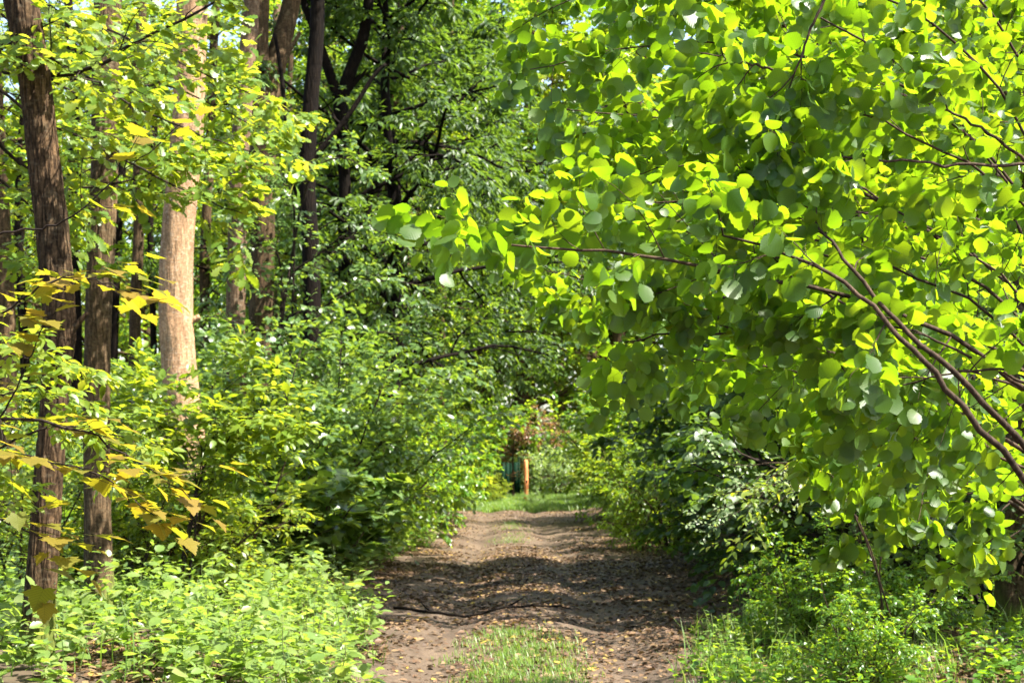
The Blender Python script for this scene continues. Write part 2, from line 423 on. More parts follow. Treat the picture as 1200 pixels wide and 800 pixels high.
# ------------------------------------------------------------------ terrain
def hgt(x, y):
    x = np.asarray(x, float); y = np.asarray(y, float)
    xc = .08 + .10 * np.sin(y * .09)
    ax = np.abs(x - xc)
    path = np.clip(1 - (ax - 2.0) / 1.2, 0, 1)
    h = -.08 * np.exp(-((ax - .80) / .30) ** 2) + .025 * np.exp(-(ax / .4) ** 2)
    h = h + (1 - path) * (.12 + .10 * vnoise(x, y, 3.1, 2) + .04 * vnoise(x, y, .9, 4))
    h = h + path * (.002 * vnoise(x, y, .45, 3) + .0015 * vnoise(x, y * .4, 1.7, 5))
    h = h + .0155 * np.clip(y - 48, 0, 60) + .06 * np.clip(np.abs(x) - 8, 0, 30) * .25
    return h

def edges(*seg):
    out = []
    for a, b, s in seg: out.append(np.arange(a, b, s))
    return np.concatenate(out)

gx = edges((-170, -30, 10), (-30, -6, 1.0), (-6, -3.2, .25), (-3.2, 3.4, .10), (3.4, 6, .25), (6, 30, 1.0), (30, 171, 10))
gy = edges((-60, 6, 3), (6, 10, .5), (10, 40, .14), (40, 64, .35), (64, 110, 1.5), (110, 231, 10))
X, Y = np.meshgrid(gx, gy)
Z = hgt(X, Y)
nx, ny = len(gx), len(gy)
idx = np.arange(nx * ny).reshape(ny, nx)
quads = np.stack([idx[:-1, :-1], idx[:-1, 1:], idx[1:, 1:], idx[1:, :-1]], -1).reshape(-1, 4)
V = np.stack([X, Y, Z], -1).reshape(-1, 3)
M['soil'] = simplemat('forest_soil', [(.3, (.030, .022, .014)), (.55, (.065, .046, .028)), (.75, (.05, .06, .02))], 3.0, .95, bump=.5, dist=.03)
g = obj('forest_floor', mesh_from('forest_floor', V, quads.ravel(), np.full(len(quads), 4)), M['soil'])
tag(g, 'dark leafy soil of the forest floor on both sides of the track', 'ground', kind='structure')

# track: its own sheet just above the floor, edges wander
cx = (X[:-1, :-1] + X[1:, 1:]) / 2; cy = (Y[:-1, :-1] + Y[1:, 1:]) / 2
wl = -2.15 + .25 * vnoise(cy * 0 + 7, cy, 2.2, 8) + .12 * vnoise(cx, cy, .5, 9)
wr = 2.45 + .3 * vnoise(cy * 0 + 17, cy, 2.6, 10) + .12 * vnoise(cx, cy, .5, 11)
msk = ((cx > wl) & (cx < wr) & (cy < 60) & (cy > -20)).reshape(-1)
tq = quads[msk]
u, inv = np.unique(tq, return_inverse=True)
TV = V[u].copy(); TV[:, 2] += .005

def trackmat():
    m, nt, nd, ln = newmat('track_earth')
    tc = nd.new('ShaderNodeTexCoord')
    def noise(sc_, det, stretch=(1, 1, 1)):
        mp = nd.new('ShaderNodeMapping'); mp.inputs['Scale'].default_value = stretch
        ln.new(tc.outputs['Object'], mp.inputs[0])
        n = nd.new('ShaderNodeTexNoise'); n.inputs['Scale'].default_value = sc_; n.inputs['Detail'].default_value = det
        n.inputs['Roughness'].default_value = .7
        ln.new(mp.outputs[0], n.inputs['Vector']); return n
    a = noise(1.1, 6, (1, .45, 1)); b = noise(22, 9); c = noise(120, 4)
    r = ramp(nd, [(.30, (.034, .022, .013)), (.48, (.078, .051, .031)), (.70, (.165, .114, .073))])
    s = nd.new('ShaderNodeMath'); s.operation = 'MULTIPLY_ADD'; s.inputs[1].default_value = .55
    ln.new(b.outputs['Fac'], s.inputs[0])
    s2 = nd.new('ShaderNodeMath'); s2.operation = 'MULTIPLY_ADD'; s2.inputs[1].default_value = .7
    ln.new(a.outputs['Fac'], s2.inputs[0]); s2.inputs[2].default_value = -.12
    ln.new(s2.outputs[0], s.inputs[2]); ln.new(s.outputs[0], r.inputs[0])
    p = nd.new('ShaderNodeBsdfPrincipled'); p.inputs['Roughness'].default_value = .72
    p.inputs['Specular IOR Level'].default_value = .35
    ln.new(r.outputs[0], p.inputs['Base Color'])
    h = nd.new('ShaderNodeMath'); h.operation = 'MULTIPLY_ADD'; h.inputs[1].default_value = .35
    ln.new(c.outputs['Fac'], h.inputs[0]); ln.new(b.outputs['Fac'], h.inputs[2])
    bp = nd.new('ShaderNodeBump'); bp.inputs['Strength'].default_value = .9; bp.inputs['Distance'].default_value = .035
    ln.new(h.outputs[0], bp.inputs['Height']); ln.new(bp.outputs[0], p.inputs['Normal'])
    o = nd.new('ShaderNodeOutputMaterial'); ln.new(p.outputs[0], o.inputs[0])
    return m
M['track'] = trackmat()
t = obj('dirt_track', mesh_from('dirt_track', TV, inv.ravel(), np.full(len(tq), 4)), M['track'])
tag(t, 'brown earth track with two worn wheel ruts running into the wood', 'track', kind='structure')

# ------------------------------------------------------------------ litter, grass and weeds (uncountable)
rng = np.random.default_rng(11)
def scatter(n, x0, x1, y0, y1, dens):
    """n points in a box, kept where dens(x,y) says so"""
    xs = []; ys = []; tot = 0
    while tot < n:
        x = rng.uniform(x0, x1, n); y = y0 * (y1 / y0) ** rng.uniform(0, 1, n)
        k = rng.uniform(0, 1, n) < dens(x, y)
        xs.append(x[k]); ys.append(y[k]); tot += k.sum()
    return np.concatenate(xs)[:n], np.concatenate(ys)[:n]

def litter_dens(x, y):
    mid = 1.2 * np.exp(-((y - 24) / 9.0) ** 2) + .45 * np.exp(-((y - 55) / 8.0) ** 2) + .10
    edge = np.clip((np.abs(x - .1) - 1.1) / 1.2, 0, 1)
    clump = np.clip(.6 + .5 * vnoise(x, y, .6, 21) + .3 * vnoise(x, y, 2.0, 22), 0.05, 1)
    rut = 1 - .55 * np.exp(-((np.abs(x - .1) - .8) / .25) ** 2)
    return np.clip((mid + .5 * edge) * clump * rut, 0, 1)
x, y = scatter(76000, -3.3, 3.9, 10.5, 62, litter_dens)
n = len(x)
pos = np.stack([x, y, hgt(x, y) + .008 + rng.uniform(0, .018, n)], -1)
a = rng.uniform(0, 6.28, n)
dv = np.stack([np.cos(a), np.sin(a), rng.normal(0, .22, n)], -1)
nr = np.stack([rng.normal(0, .33, n), rng.normal(0, .33, n), np.ones(n)], -1)
o = obj('fallen_leaves', leaf_mesh('fallen_leaves', 'ovate', pos, dv, nr, rng.uniform(.032, .09, n)), M['litter'])
tag(o, 'brown and yellow fallen leaves strewn over the track', 'leaf litter', kind='stuff')

def blades(name, x, y, hmin, hmax, wid, lean=.45):
    n = len(x)
    a = rng.uniform(0, 6.28, n); h = rng.uniform(hmin, hmax, n)
    base = np.stack([x, y, hgt(x, y) - .005], -1)
    side = np.stack([np.cos(a), np.sin(a), 0 * a], -1) * wid
    ln_ = np.stack([-np.sin(a), np.cos(a), 0 * a], -1) * (h * rng.uniform(.1, lean * 2, n))[:, None]
    upv = np.stack([0 * h, 0 * h, h], -1)
    mid = base + ln_ * .35 + upv * .6; tip = base + ln_ + upv
    Vv = np.stack([base - side, base + side, mid + side * .7, mid - side * .7, tip], 1).reshape(-1, 3)
    o5 = (np.arange(n) * 5)[:, None]
    loops = (np.array([0, 1, 2, 3, 3, 2, 4])[None] + o5).ravel()
    return mesh_from(name, Vv, loops, np.tile([4, 3], n))

def left_edge(y):
    return np.interp(y, [10, 11.5, 13, 16, 20, 26, 32, 45, 60, 80], [-.85, -.95, -1.1, -1.45, -2.05, -2.0, -1.75, -2.1, -2.2, -2.0])
def right_edge(y):
    return np.interp(y, [10, 11.5, 14, 16, 19, 24, 32, 45, 60, 80], [1.15, 1.25, 1.6, 2.3, 3.0, 2.9, 2.2, 2.1, 2.2, 2.0])
def grass_dens(x, y):
    c = np.exp(-((x - .06 + .12 * vnoise(x, y, .7, 35)) / .44) ** 4) * np.clip((15.6 - y) / 1.5 + .7 * vnoise(x, y, .4, 31), 0, 1)
    far = .55 * np.exp(-((x - .02) / .35) ** 2) * ((y > 32) & (y < 47)) * np.clip(.5 + vnoise(x, y, .5, 34), 0, 1)
    r = np.clip((x - 1.25 - .10 * np.clip(y - 11, 0, 9)) / .3, 0, 1) * (x < 3.6) * (y < 16) * .8
    l = np.clip((-1.0 - .12 * np.clip(y - 11, 0, 9) - x) / .3, 0, 1) * (x > -2.5) * (y < 15) * .4
    end = (y > 55) * .9 * (np.abs(x) < 4)
    return np.clip((c + far + r + l + end) * np.clip(.65 + .5 * vnoise(x, y, .25, 33), .1, 1), 0, 1)
x, y = scatter(44000, -3.2, 4.2, 10.4, 75, grass_dens)
x2, y2 = scatter(14000, -4.5, 5.5, 54.5, 74, lambda x, y: np.clip(.7 + .5 * vnoise(x, y, .8, 36), .1, 1) * ((y > 57) | (np.abs(x) > 2)))
x3, y3 = scatter(1500, -6, 5.5, 10.6, 22, lambda x, y: np.clip((left_edge(y) + .15 - x) / .3, 0, 1) * np.clip(.3 + vnoise(x, y, .7, 37), 0, 1) + np.clip((x - right_edge(y) + .15) / .3, 0, 1) * np.clip(.4 + vnoise(x, y, .7, 38), 0, 1))
tall = np.concatenate([np.zeros(len(x) + len(x2), bool), np.ones(len(x3), bool)])
x = np.concatenate([x, x2, x3]); y = np.concatenate([y, y2, y3])
far = y > 50
o = obj('grass', blades('grass', x, y, np.where(far, .10, np.where(tall, .15, .03)), np.where(far, .28, np.where(tall, .45, .095)), np.where(far, .014, np.where(tall, .006, .0045))[:, None], .5), M['grass'])
tag(o, 'thin sunlit grass between the wheel ruts, on the verges and at the end of the track', 'grass', kind='stuff')

def weeds(name, mat, x, y, hmin, hmax, size, kind, per=9):
    n = len(x); h = rng.uniform(hmin, hmax, n)
    b = np.stack([x, y, hgt(x, y)], -1)
    d = nz(np.stack([rng.normal(0, .3, n), rng.normal(0, .3, n), np.ones(n)], -1))
    k = per
    s = np.linspace(.25, 1, k)[None] + rng.uniform(-.05, .05, (n, k))
    pos = b[:, None] + d[:, None] * (h[:, None] * s)[..., None]
    a = rng.uniform(0, 6.28, (n, 1)) + np.arange(k)[None] * 1.65 + rng.normal(0, .4, (n, k))
    el = .25 + .5 * s + rng.normal(0, .3, (n, k)) - .35
    dv = np.stack([np.cos(a) * np.cos(el), np.sin(a) * np.cos(el), np.sin(el)], -1)
    nr = np.array((0, 0, 1.)) + rng.normal(0, .35, dv.shape)
    sz = rng.uniform(size[0], size[1], (n, k)) * (1.25 - .5 * s)
    return obj(name, leaf_mesh(name, kind, pos.reshape(-1, 3), dv.reshape(-1, 3), nr.reshape(-1, 3), sz.ravel()), mat)

def wl_dens(x, y):
    e = left_edge(y) + .22 * vnoise(x, y, .5, 41)
    foot = np.where((600 + x / y * 1800 < 148) & (y < 12.6), .8, 1.0)     # thin round the feet of the front trunks
    return foot * np.clip((e - x) / .35, 0, 1) * np.clip(.75 + .4 * vnoise(x, y, .8, 42), .15, 1)
def wr_dens(x, y):
    e = right_edge(y) + .25 * vnoise(x, y, .5, 43)
    return np.clip((x - e) / .4, 0, 1) * np.clip(.7 + .4 * vnoise(x, y, .8, 44), .15, 1)
x, y = scatter(5200, -9, -.6, 10.2, 45, wl_dens)
tag(weeds('ground_cover', M['weed'], x, y, .15, .72, (.06, .15), ('ovate', 'ovate', 'round', 'lance'), 10),
    'bright leafy ground cover filling the left bank beside the track', 'ground cover', kind='stuff')
x, y = scatter(3000, 1.0, 8, 10.2, 40, wr_dens)
tag(weeds('ground_cover', M['elder'], x, y, .06, .34, (.035, .10), ('ovate', 'round', 'lance'), 9),
    'low green ground cover on the right verge under the shrubs', 'ground cover', kind='stuff')

# a fallen branch across the track
ts = rng
tb = Tubes()
pts = np.array([(P(462, 714, 17.4)), P(505, 718, 17.2), P(548, 722, 17.0), P(590, 718, 17.2), P(640, 716, 17.3), P(668, 712, 17.5)])
pts[:, 2] = hgt(pts[:, 0], pts[:, 1]) + .045
tb.add(smooth_path(pts, 22) + rng.normal(0, .008, (22, 3)), np.linspace(.019, .009, 22), 7)
for q, e, l in ((pts[2], (.35, -.8, -.1), .3), (pts[3], (.7, .6, .25), .35), (pts[1], (-.5, .7, .3), .25)):
    tb.add([q, q + np.array(e) * l * .5, q + np.array(e) * l + np.array((0, 0, .02))], [.014, .01, .005], 5)
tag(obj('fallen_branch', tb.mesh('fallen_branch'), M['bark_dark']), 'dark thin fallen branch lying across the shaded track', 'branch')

# ------------------------------------------------------------------ trees with a traced trunk
def trunk_tree(name, label, px, d, mat, seed, group=None, extra=(), depth=None, rough=.05, seg=28, limbs=None, nlimb=0, n=70, thin=.86, furrow=0.0):
    """px: (x, y, width) down from the foot to the top; returns the root"""
    rg = np.random.default_rng(seed)
    pts = np.array([P(a, b, d) for a, b, c in px]); rad = np.array([c for a, b, c in px]) / F * d / 2 * thin
    if depth is not None: pts[:, 1] += depth
    pts[0, 2] = min(pts[0, 2], float(hgt(pts[0, 0], pts[0, 1])) - .12)
    base = np.array((pts[0, 0], pts[0, 1], float(hgt(pts[0, 0], pts[0, 1]))))
    root = thing(name, label, 'tree', base, 0, group)
    pts = pts - base
    sp_ = smooth_path(np.column_stack([pts, rad]), n)
    tb = Tubes()
    r_ = sp_[:, 3] * (1 + .45 * np.exp(-(sp_[:, 2] + .1).clip(0) / .22))
    tb.add(sp_[:, :3], r_, seg, rough, rg, furrow)
    tr = obj('trunk', tb.mesh('trunk'), mat, root)
    for e in extra:                                # forks and stubs: (px list, name)
        tb = Tubes()
        q = np.array([P(a, b, d) for a, b, c in e[0]]) - base; rr = np.array([c for a, b, c in e[0]]) / F * d / 2
        if len(e) > 2: q[:, 1] += np.linspace(0, e[2], len(q))
        s2 = smooth_path(np.column_stack([q, rr]), max(8, 5 * len(q)))
        tb.add(s2[:, :3], s2[:, 3], 12 if rr[0] > .04 else 7, rough * .6, rg)
        obj(e[1], tb.mesh(e[1]), mat, root)
    return root, base, sp_

def top_crown(root, at, seed, mat, leaf='far', size=(.11, .17), L=3.2, n=9, k=9, bmat=None, el=35):
    rg = np.random.default_rng(seed)
    out = []; tw = []
    spec = dict(levels=2, nsub=[7, 6], ratio=[.5, .5], ang=[50, 50], wob=.12, trop=[.1, -.1], t0=[.25, .2], flat=[.7, .5])
    for i in range(n):
        a = i * 2.4 + rg.uniform(0, .6); e = R(el + rg.normal(0, 12))
        grow(rg, at + np.array((0, 0, rg.uniform(-1.8, .1))), (math.cos(a) * math.cos(e), math.sin(a) * math.cos(e), math.sin(e)), L * rg.uniform(.7, 1.2), .05, 0, spec, out, tw)
    obj('limbs', wood_mesh('limbs', out, rg, .004), bmat, root)
    obj('crown', crown_mesh('crown', tw, rg, leaf, k, size), mat, root)

# the three trunks at the front left
r1, b1, s1 = trunk_tree('oak_tree', 'dark furrowed tree with leaning trunk, leftmost at the front', 
    [(38, 815, 46), (47, 700, 43), (56, 570, 41), (65, 450, 40), (69, 385, 46), (64, 300, 47), (52, 190, 46), (40, 90, 46), (24, 0, 48), (4, -110, 46), (-18, -300, 42), (-20, -520, 36), (5, -760, 26)], 11.3, M['bark_grey'], 1,
    extra=[([(75, 395, 12), (90, 380, 8), (103, 366, 5)], 'branch_stub')], rough=.05, seg=96, n=320, thin=.80, furrow=.045)
top_crown(r1, s1[-1, :3], 101, M['elder'], bmat=M['bark_grey'])
r2, b2, s2 = trunk_tree('oak_tree', 'straight brown trunk with mossy foot, second from the left at the front', 
    [(118, 768, 46), (116, 690, 40), (114, 600, 38), (113, 480, 37), (115, 380, 37), (119, 280, 38), (123, 180, 38), (124, 80, 38), (127, -20, 38), (134, -200, 34), (128, -420, 28), (140, -600, 20)], 14, M['bark_brown'], 2, rough=.03, seg=96, n=320, thin=.82, furrow=.03)
top_crown(r2, s2[-1, :3], 102, M['elder'], bmat=M['bark_brown'])
r3, b3, s3 = trunk_tree('pale_barked_tree', 'thick pale tan trunk in full sun with a snapped side stub', 
    [(232, 700, 62), (224, 600, 55), (217, 500, 50), (209, 420, 47), (206, 350, 46), (208, 280, 44), (215, 200, 43), (221, 130, 42), (223, 60, 42), (226, -30, 41), (222, -160, 38), (230, -320, 30), (226, -430, 22)], 21, M['bark_pale'], 3,
    extra=[([(222, 376, 9), (228, 374, 8), (234, 371, 7)], 'branch_stub')], rough=.02, seg=96, n=320, thin=.86, furrow=.014)
top_crown(r3, s3[-1, :3], 103, M['elder'], bmat=M['bark_pale'], L=3.5)

# the darker trunks further in
r4, b4, s4 = trunk_tree('pinkish_tree', 'slim pinkish brown trunk just right of the thick pale one', 
    [(284, 640, 30), (280, 500, 28), (276, 400, 27), (278, 300, 26), (280, 200, 25), (288, 90, 24), (296, -20, 22), (300, -160, 18), (310, -280, 12)], 27, M['bark_pink'], 4)
top_crown(r4, s4[-1, :3], 104, M['elder'], bmat=M['bark_pink'], L=3)
r5, b5, s5 = trunk_tree('forked_tree', 'broad brown trunk that splits into two upright limbs', 
    [(302, 600, 40), (304, 480, 36), (306, 380, 34), (308, 280, 33), (308, 190, 34), (310, 120, 40)], 30, M['bark_mid'], 5, n=50,
    extra=[([(310, 135, 32), (302, 70, 27), (304, 0, 24), (312, -120, 18), (310, -240, 10)], 'limb'), ([(312, 130, 30), (324, 60, 25), (337, 0, 22), (352, -100, 16), (372, -220, 8)], 'limb', .8), 
           ([(322, 95, 9), (338, 62, 6), (352, 38, 4)], 'branch')])
top_crown(r5, np.array(P(320, -200, 30)) - b5, 105, M['elder'], bmat=M['bark_mid'], L=3.4)
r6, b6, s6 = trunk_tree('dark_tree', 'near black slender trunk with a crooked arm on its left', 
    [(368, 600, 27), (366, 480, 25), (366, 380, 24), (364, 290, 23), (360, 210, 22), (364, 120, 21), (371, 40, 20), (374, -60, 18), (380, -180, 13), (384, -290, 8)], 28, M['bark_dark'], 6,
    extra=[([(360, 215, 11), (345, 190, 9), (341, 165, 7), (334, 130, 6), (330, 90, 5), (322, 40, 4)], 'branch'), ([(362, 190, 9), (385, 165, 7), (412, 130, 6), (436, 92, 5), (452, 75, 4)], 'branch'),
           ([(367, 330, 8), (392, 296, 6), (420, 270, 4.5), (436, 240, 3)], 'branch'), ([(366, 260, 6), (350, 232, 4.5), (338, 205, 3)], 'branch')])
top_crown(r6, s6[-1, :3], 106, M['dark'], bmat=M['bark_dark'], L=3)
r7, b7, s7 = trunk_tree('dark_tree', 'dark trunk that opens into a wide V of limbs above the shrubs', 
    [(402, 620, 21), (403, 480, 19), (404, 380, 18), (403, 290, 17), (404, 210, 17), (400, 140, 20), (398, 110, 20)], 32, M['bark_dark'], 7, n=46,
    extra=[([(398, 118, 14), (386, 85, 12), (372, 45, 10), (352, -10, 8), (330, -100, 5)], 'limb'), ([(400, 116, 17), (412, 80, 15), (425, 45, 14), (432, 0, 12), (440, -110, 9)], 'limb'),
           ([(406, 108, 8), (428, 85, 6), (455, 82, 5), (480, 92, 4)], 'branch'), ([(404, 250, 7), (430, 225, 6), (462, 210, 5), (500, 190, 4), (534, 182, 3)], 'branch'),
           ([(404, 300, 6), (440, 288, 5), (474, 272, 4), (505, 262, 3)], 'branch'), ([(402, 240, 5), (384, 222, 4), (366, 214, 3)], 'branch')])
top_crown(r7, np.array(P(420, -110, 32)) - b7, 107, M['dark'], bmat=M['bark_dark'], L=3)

# thinner trunks behind: (px, d, material, label)
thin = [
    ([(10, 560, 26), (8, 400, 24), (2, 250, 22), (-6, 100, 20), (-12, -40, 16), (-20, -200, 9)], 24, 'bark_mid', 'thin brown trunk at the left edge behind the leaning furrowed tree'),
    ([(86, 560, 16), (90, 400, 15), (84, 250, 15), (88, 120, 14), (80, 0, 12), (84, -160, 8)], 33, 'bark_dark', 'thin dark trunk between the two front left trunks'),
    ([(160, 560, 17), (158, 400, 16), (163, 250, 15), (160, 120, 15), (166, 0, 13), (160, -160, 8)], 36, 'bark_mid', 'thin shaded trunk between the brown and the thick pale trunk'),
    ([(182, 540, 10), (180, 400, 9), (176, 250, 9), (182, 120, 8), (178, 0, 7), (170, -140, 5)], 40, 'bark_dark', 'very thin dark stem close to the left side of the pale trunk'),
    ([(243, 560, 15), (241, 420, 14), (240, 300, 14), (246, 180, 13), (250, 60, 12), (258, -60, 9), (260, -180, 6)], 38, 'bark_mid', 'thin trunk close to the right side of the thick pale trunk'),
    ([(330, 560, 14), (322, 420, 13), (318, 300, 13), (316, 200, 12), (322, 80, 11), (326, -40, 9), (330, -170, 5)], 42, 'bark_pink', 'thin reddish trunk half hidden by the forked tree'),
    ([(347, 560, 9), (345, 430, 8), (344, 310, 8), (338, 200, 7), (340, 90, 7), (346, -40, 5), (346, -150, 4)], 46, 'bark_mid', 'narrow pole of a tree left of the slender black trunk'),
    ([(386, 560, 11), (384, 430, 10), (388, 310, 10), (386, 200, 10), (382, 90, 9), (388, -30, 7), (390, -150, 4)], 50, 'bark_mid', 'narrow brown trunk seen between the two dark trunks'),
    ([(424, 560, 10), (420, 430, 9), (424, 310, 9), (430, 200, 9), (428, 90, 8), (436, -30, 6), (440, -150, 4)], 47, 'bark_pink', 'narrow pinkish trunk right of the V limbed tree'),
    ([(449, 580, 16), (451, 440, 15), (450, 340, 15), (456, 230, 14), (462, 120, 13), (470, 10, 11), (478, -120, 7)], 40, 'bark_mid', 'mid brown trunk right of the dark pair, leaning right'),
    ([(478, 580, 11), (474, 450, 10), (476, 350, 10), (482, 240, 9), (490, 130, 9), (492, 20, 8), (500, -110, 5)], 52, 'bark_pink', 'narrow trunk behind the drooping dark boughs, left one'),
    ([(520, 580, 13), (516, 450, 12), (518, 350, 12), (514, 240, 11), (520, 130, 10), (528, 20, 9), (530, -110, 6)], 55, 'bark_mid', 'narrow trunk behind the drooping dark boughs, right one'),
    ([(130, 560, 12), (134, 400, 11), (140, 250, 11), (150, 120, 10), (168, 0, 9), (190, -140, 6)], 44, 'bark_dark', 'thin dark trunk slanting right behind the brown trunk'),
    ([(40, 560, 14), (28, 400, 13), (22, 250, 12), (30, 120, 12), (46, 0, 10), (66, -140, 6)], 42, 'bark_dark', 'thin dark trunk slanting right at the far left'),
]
for i, (px, d, mt, lb) in enumerate(thin):
    r_, b_, s_ = trunk_tree('slender_tree', lb, px, d, M[mt], 30 + i, seg=12, rough=.04, n=36, group='slender trunks deep in the wood on the left')
    rg = np.random.default_rng(300 + i); out = []; tw = []
    spec = dict(levels=2, nsub=[6, 5], ratio=[.5, .55], ang=[50, 50], wob=.14, trop=[.05, -.15], t0=[.2, .15], flat=[.7, .5])
    for j in range(16):
        q = s_[int(rg.uniform(.28, .98) * len(s_)), :3]; a = rg.uniform(0, 6.28)
        grow(rg, q, (math.cos(a), math.sin(a), rg.uniform(.1, .8)), rg.uniform(1.0, 2.6), .022, 0, spec, out, tw)
    obj('branches', wood_mesh('branches', out, rg, .002, (6, 4, 3)), M[mt], r_)
    obj('crown', crown_mesh('crown', tw, rg, 'far', 5, (.09, .15)), M[('elder', 'lime', 'holly', 'elder')[i % 4]], r_)

# ------------------------------------------------------------------ shrub and tree kinds to copy
def make_shrub(rg, leaf, lmat, wmat, H=2.6, spread=.55, nst=8, nsub=(8, 6), k=8, size=(.07, .11), ratio=(.42, .5), trop=(-.2, .0), wood_min=.0015, levels=2, r0=.02, droop=.25, upn=.45, ang=(48, 50), flat=(.8, .4), sag=.12, phi=55):
    out = []; tw = []
    spec = dict(levels=levels, nsub=list(nsub), ratio=list(ratio), ang=list(ang), wob=.10, trop=list(trop) + [-.2], t0=[.12, .12, .1], flat=list(flat) + [.4], taper=.3)
    for i in range(nst):
        a = i * 2.4 + rg.uniform(-.3, .3); s = spread * math.sqrt((i + .5) / nst)
        d = (math.cos(a) * s, math.sin(a) * s, 1.0)
        grow(rg, (math.cos(a) * .12 * s, math.sin(a) * .12 * s, -.05), d, H * rg.uniform(.75, 1.1), r0, 0, spec, out, tw)
    w = wood_mesh('stems', out, rg, wood_min, (7, 5, 3, 3))
    c = crown_mesh('foliage', tw, rg, leaf, k, size, droop=droop, upn=upn, sag=sag, phi=phi)
    return w, c

class Kind:
    """meshes of one plant; put() makes the first, then copies"""
    def __init__(s, w, c, wm, cm, names=('stems', 'foliage')): s.w, s.c, s.wm, s.cm, s.first, s.names = w, c, wm, cm, None, names
    def put(s, name, label, cat, loc, rz=0, scale=1, group=None):
        if s.first is None:
            r = thing(name, label, cat, loc, rz, group, scale)
            obj(s.names[0], s.w, s.wm, r); obj(s.names[1], s.c, s.cm, r); s.first = r
        else: r = dup(s.first, name, label, cat, loc, rz, scale, group)
        return r

rg = np.random.default_rng(77)
K = {}
w, c = make_shrub(rg, 'oak', None, None, 2.6, .6, 9, (9, 7), 8, (.075, .12), upn=.5); K['holly'] = Kind(w, c, M['twig_black'], M['holly'])
w, c = make_shrub(rg, 'ovate', None, None, 2.4, .7, 9, (9, 7), 8, (.07, .12), trop=(-.5, -.25), droop=.35); K['elder'] = Kind(w, c, M['twig'], M['elder'])
w, c = make_shrub(rg, 'maple', None, None, 1.6, .55, 7, (6, 4), 5, (.13, .21), trop=(-.2, .0), droop=.3, upn=.3, flat=(.6, .2)); K['maple'] = Kind(w, c, M['twig'], M['holly'])
w, c = make_shrub(rg, 'ovate', None, None, 2.2, .65, 7, (8, 6), 7, (.065, .105), trop=(-.3, -.1), droop=.15, upn=.3, flat=(.6, .2)); K['lime'] = Kind(w, c, M['twig'], M['lime'])
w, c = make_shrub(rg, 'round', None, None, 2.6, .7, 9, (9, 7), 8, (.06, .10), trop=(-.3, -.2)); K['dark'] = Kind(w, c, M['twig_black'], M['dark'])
w, c = make_shrub(rg, 'ovate', None, None, 2.4, .7, 9, (9, 7), 8, (.06, .10), trop=(-.5, -.25), droop=.35); K['fresh'] = Kind(w, c, M['twig'], M['fresh'])
w, c = make_shrub(rg, 'far', None, None, 3.0, .7, 9, (9, 7), 8, (.09, .14), trop=(-.4, -.2)); K['farlime'] = Kind(w, c, M['twig'], M['lime'])
w, c = make_shrub(rg, 'far', None, None, 3.0, .7, 9, (9, 7), 8, (.09, .14), trop=(-.4, -.2)); K['farelder'] = Kind(w, c, M['twig'], M['elder'])
w, c = make_shrub(rg, 'far', None, None, 2.4, .8, 9, (9, 7), 8, (.08, .13), trop=(-.3, -.2)); K['pale'] = Kind(w, c, M['twig'], M['pale'])

def gl(x, y): return (x, y, float(hgt(x, y)) - .03)
def at(px, d): return gl((px - 600) / F * d, d)

# left bank shrubs: kind, px x of the foot, depth, scale, turn, label
LS = [
    ('holly', 285, 23.5, 1.25, .3, 'glossy bluish green shrub in front of the pinkish trunk'),
    ('holly', 345, 24.5, 1.45, 1.7, 'tall bluish green shrub below the slender black trunk'),
    ('holly', 402, 26.5, 1.30, 3.9, 'bluish green shrub below the V limbed tree, beside the track'),
    ('holly', 250, 26.5, 1.20, 5.0, 'bluish green shrub right behind the thick pale trunk'),
    ('holly', 318, 29.0, 1.70, 4.1, 'bluish green shrub around the foot of the forked tree'),
    ('holly', 176, 23.0, 1.0, 2.2, 'bluish green shrub between the brown and the thick pale trunk'),
    ('holly', 30, 19.5, 1.0, 1.2, 'bluish green shrub behind the leftmost trunk'),
    ('maple', 300, 18.5, 1.0, .6, 'broad leaved maple sapling low in front of the bluish shrubs'),
    ('maple', 352, 19.5, 1.05, 2.6, 'broad leaved maple sapling low beside the shaded part of the track'),
    ('maple', 262, 19.0, 1.05, 4.2, 'broad leaved maple sapling right of the foot of the pale trunk'),
    ('maple', 385, 21.5, .95, 5.2, 'broad leaved maple sapling nearest the track edge on the left'),
    ('maple', 180, 17.5, 1.0, 1.1, 'broad leaved maple sapling between the brown and pale trunks'),
    ('elder', 436, 29.0, 1.15, .2, 'fresh green shrub leaning over the left track edge, nearer one'),
    ('elder', 462, 32.0, 1.25, 2.1, 'fresh green shrub leaning over the left track edge, middle one'),
    ('elder', 468, 37.0, 1.30, 4.0, 'fresh green shrub leaning over the left track edge, farther one'),
    ('lime', 205, 16.2, .95, .9, 'yellow green shrub in sunlight before the pale trunk'),
    ('lime', 262, 17.5, .92, 3.0, 'yellow green shrub in sunlight just right of the pale trunk'),
    ('lime', 20, 15.5, .9, 2.0, 'yellow green shrub behind the foot of the leftmost trunk'),
    ('lime', 150, 15.6, .7, 4.4, 'low yellow green shrub right behind the brown trunk'),
    ('lime', 448, 31.0, .62, 5.3, 'low yellow green bush at the left track edge'),
]
for k, px, d, s, rz, lb in LS:
    nm = {'holly': 'oak_shrub', 'maple': 'maple_sapling', 'elder': 'elder_shrub', 'lime': 'yellow_green_shrub'}[k]
    K[k].put(nm, lb, 'sapling' if k == 'maple' else 'shrub', at(px, d), rz, s, 'shrubs on the left bank')

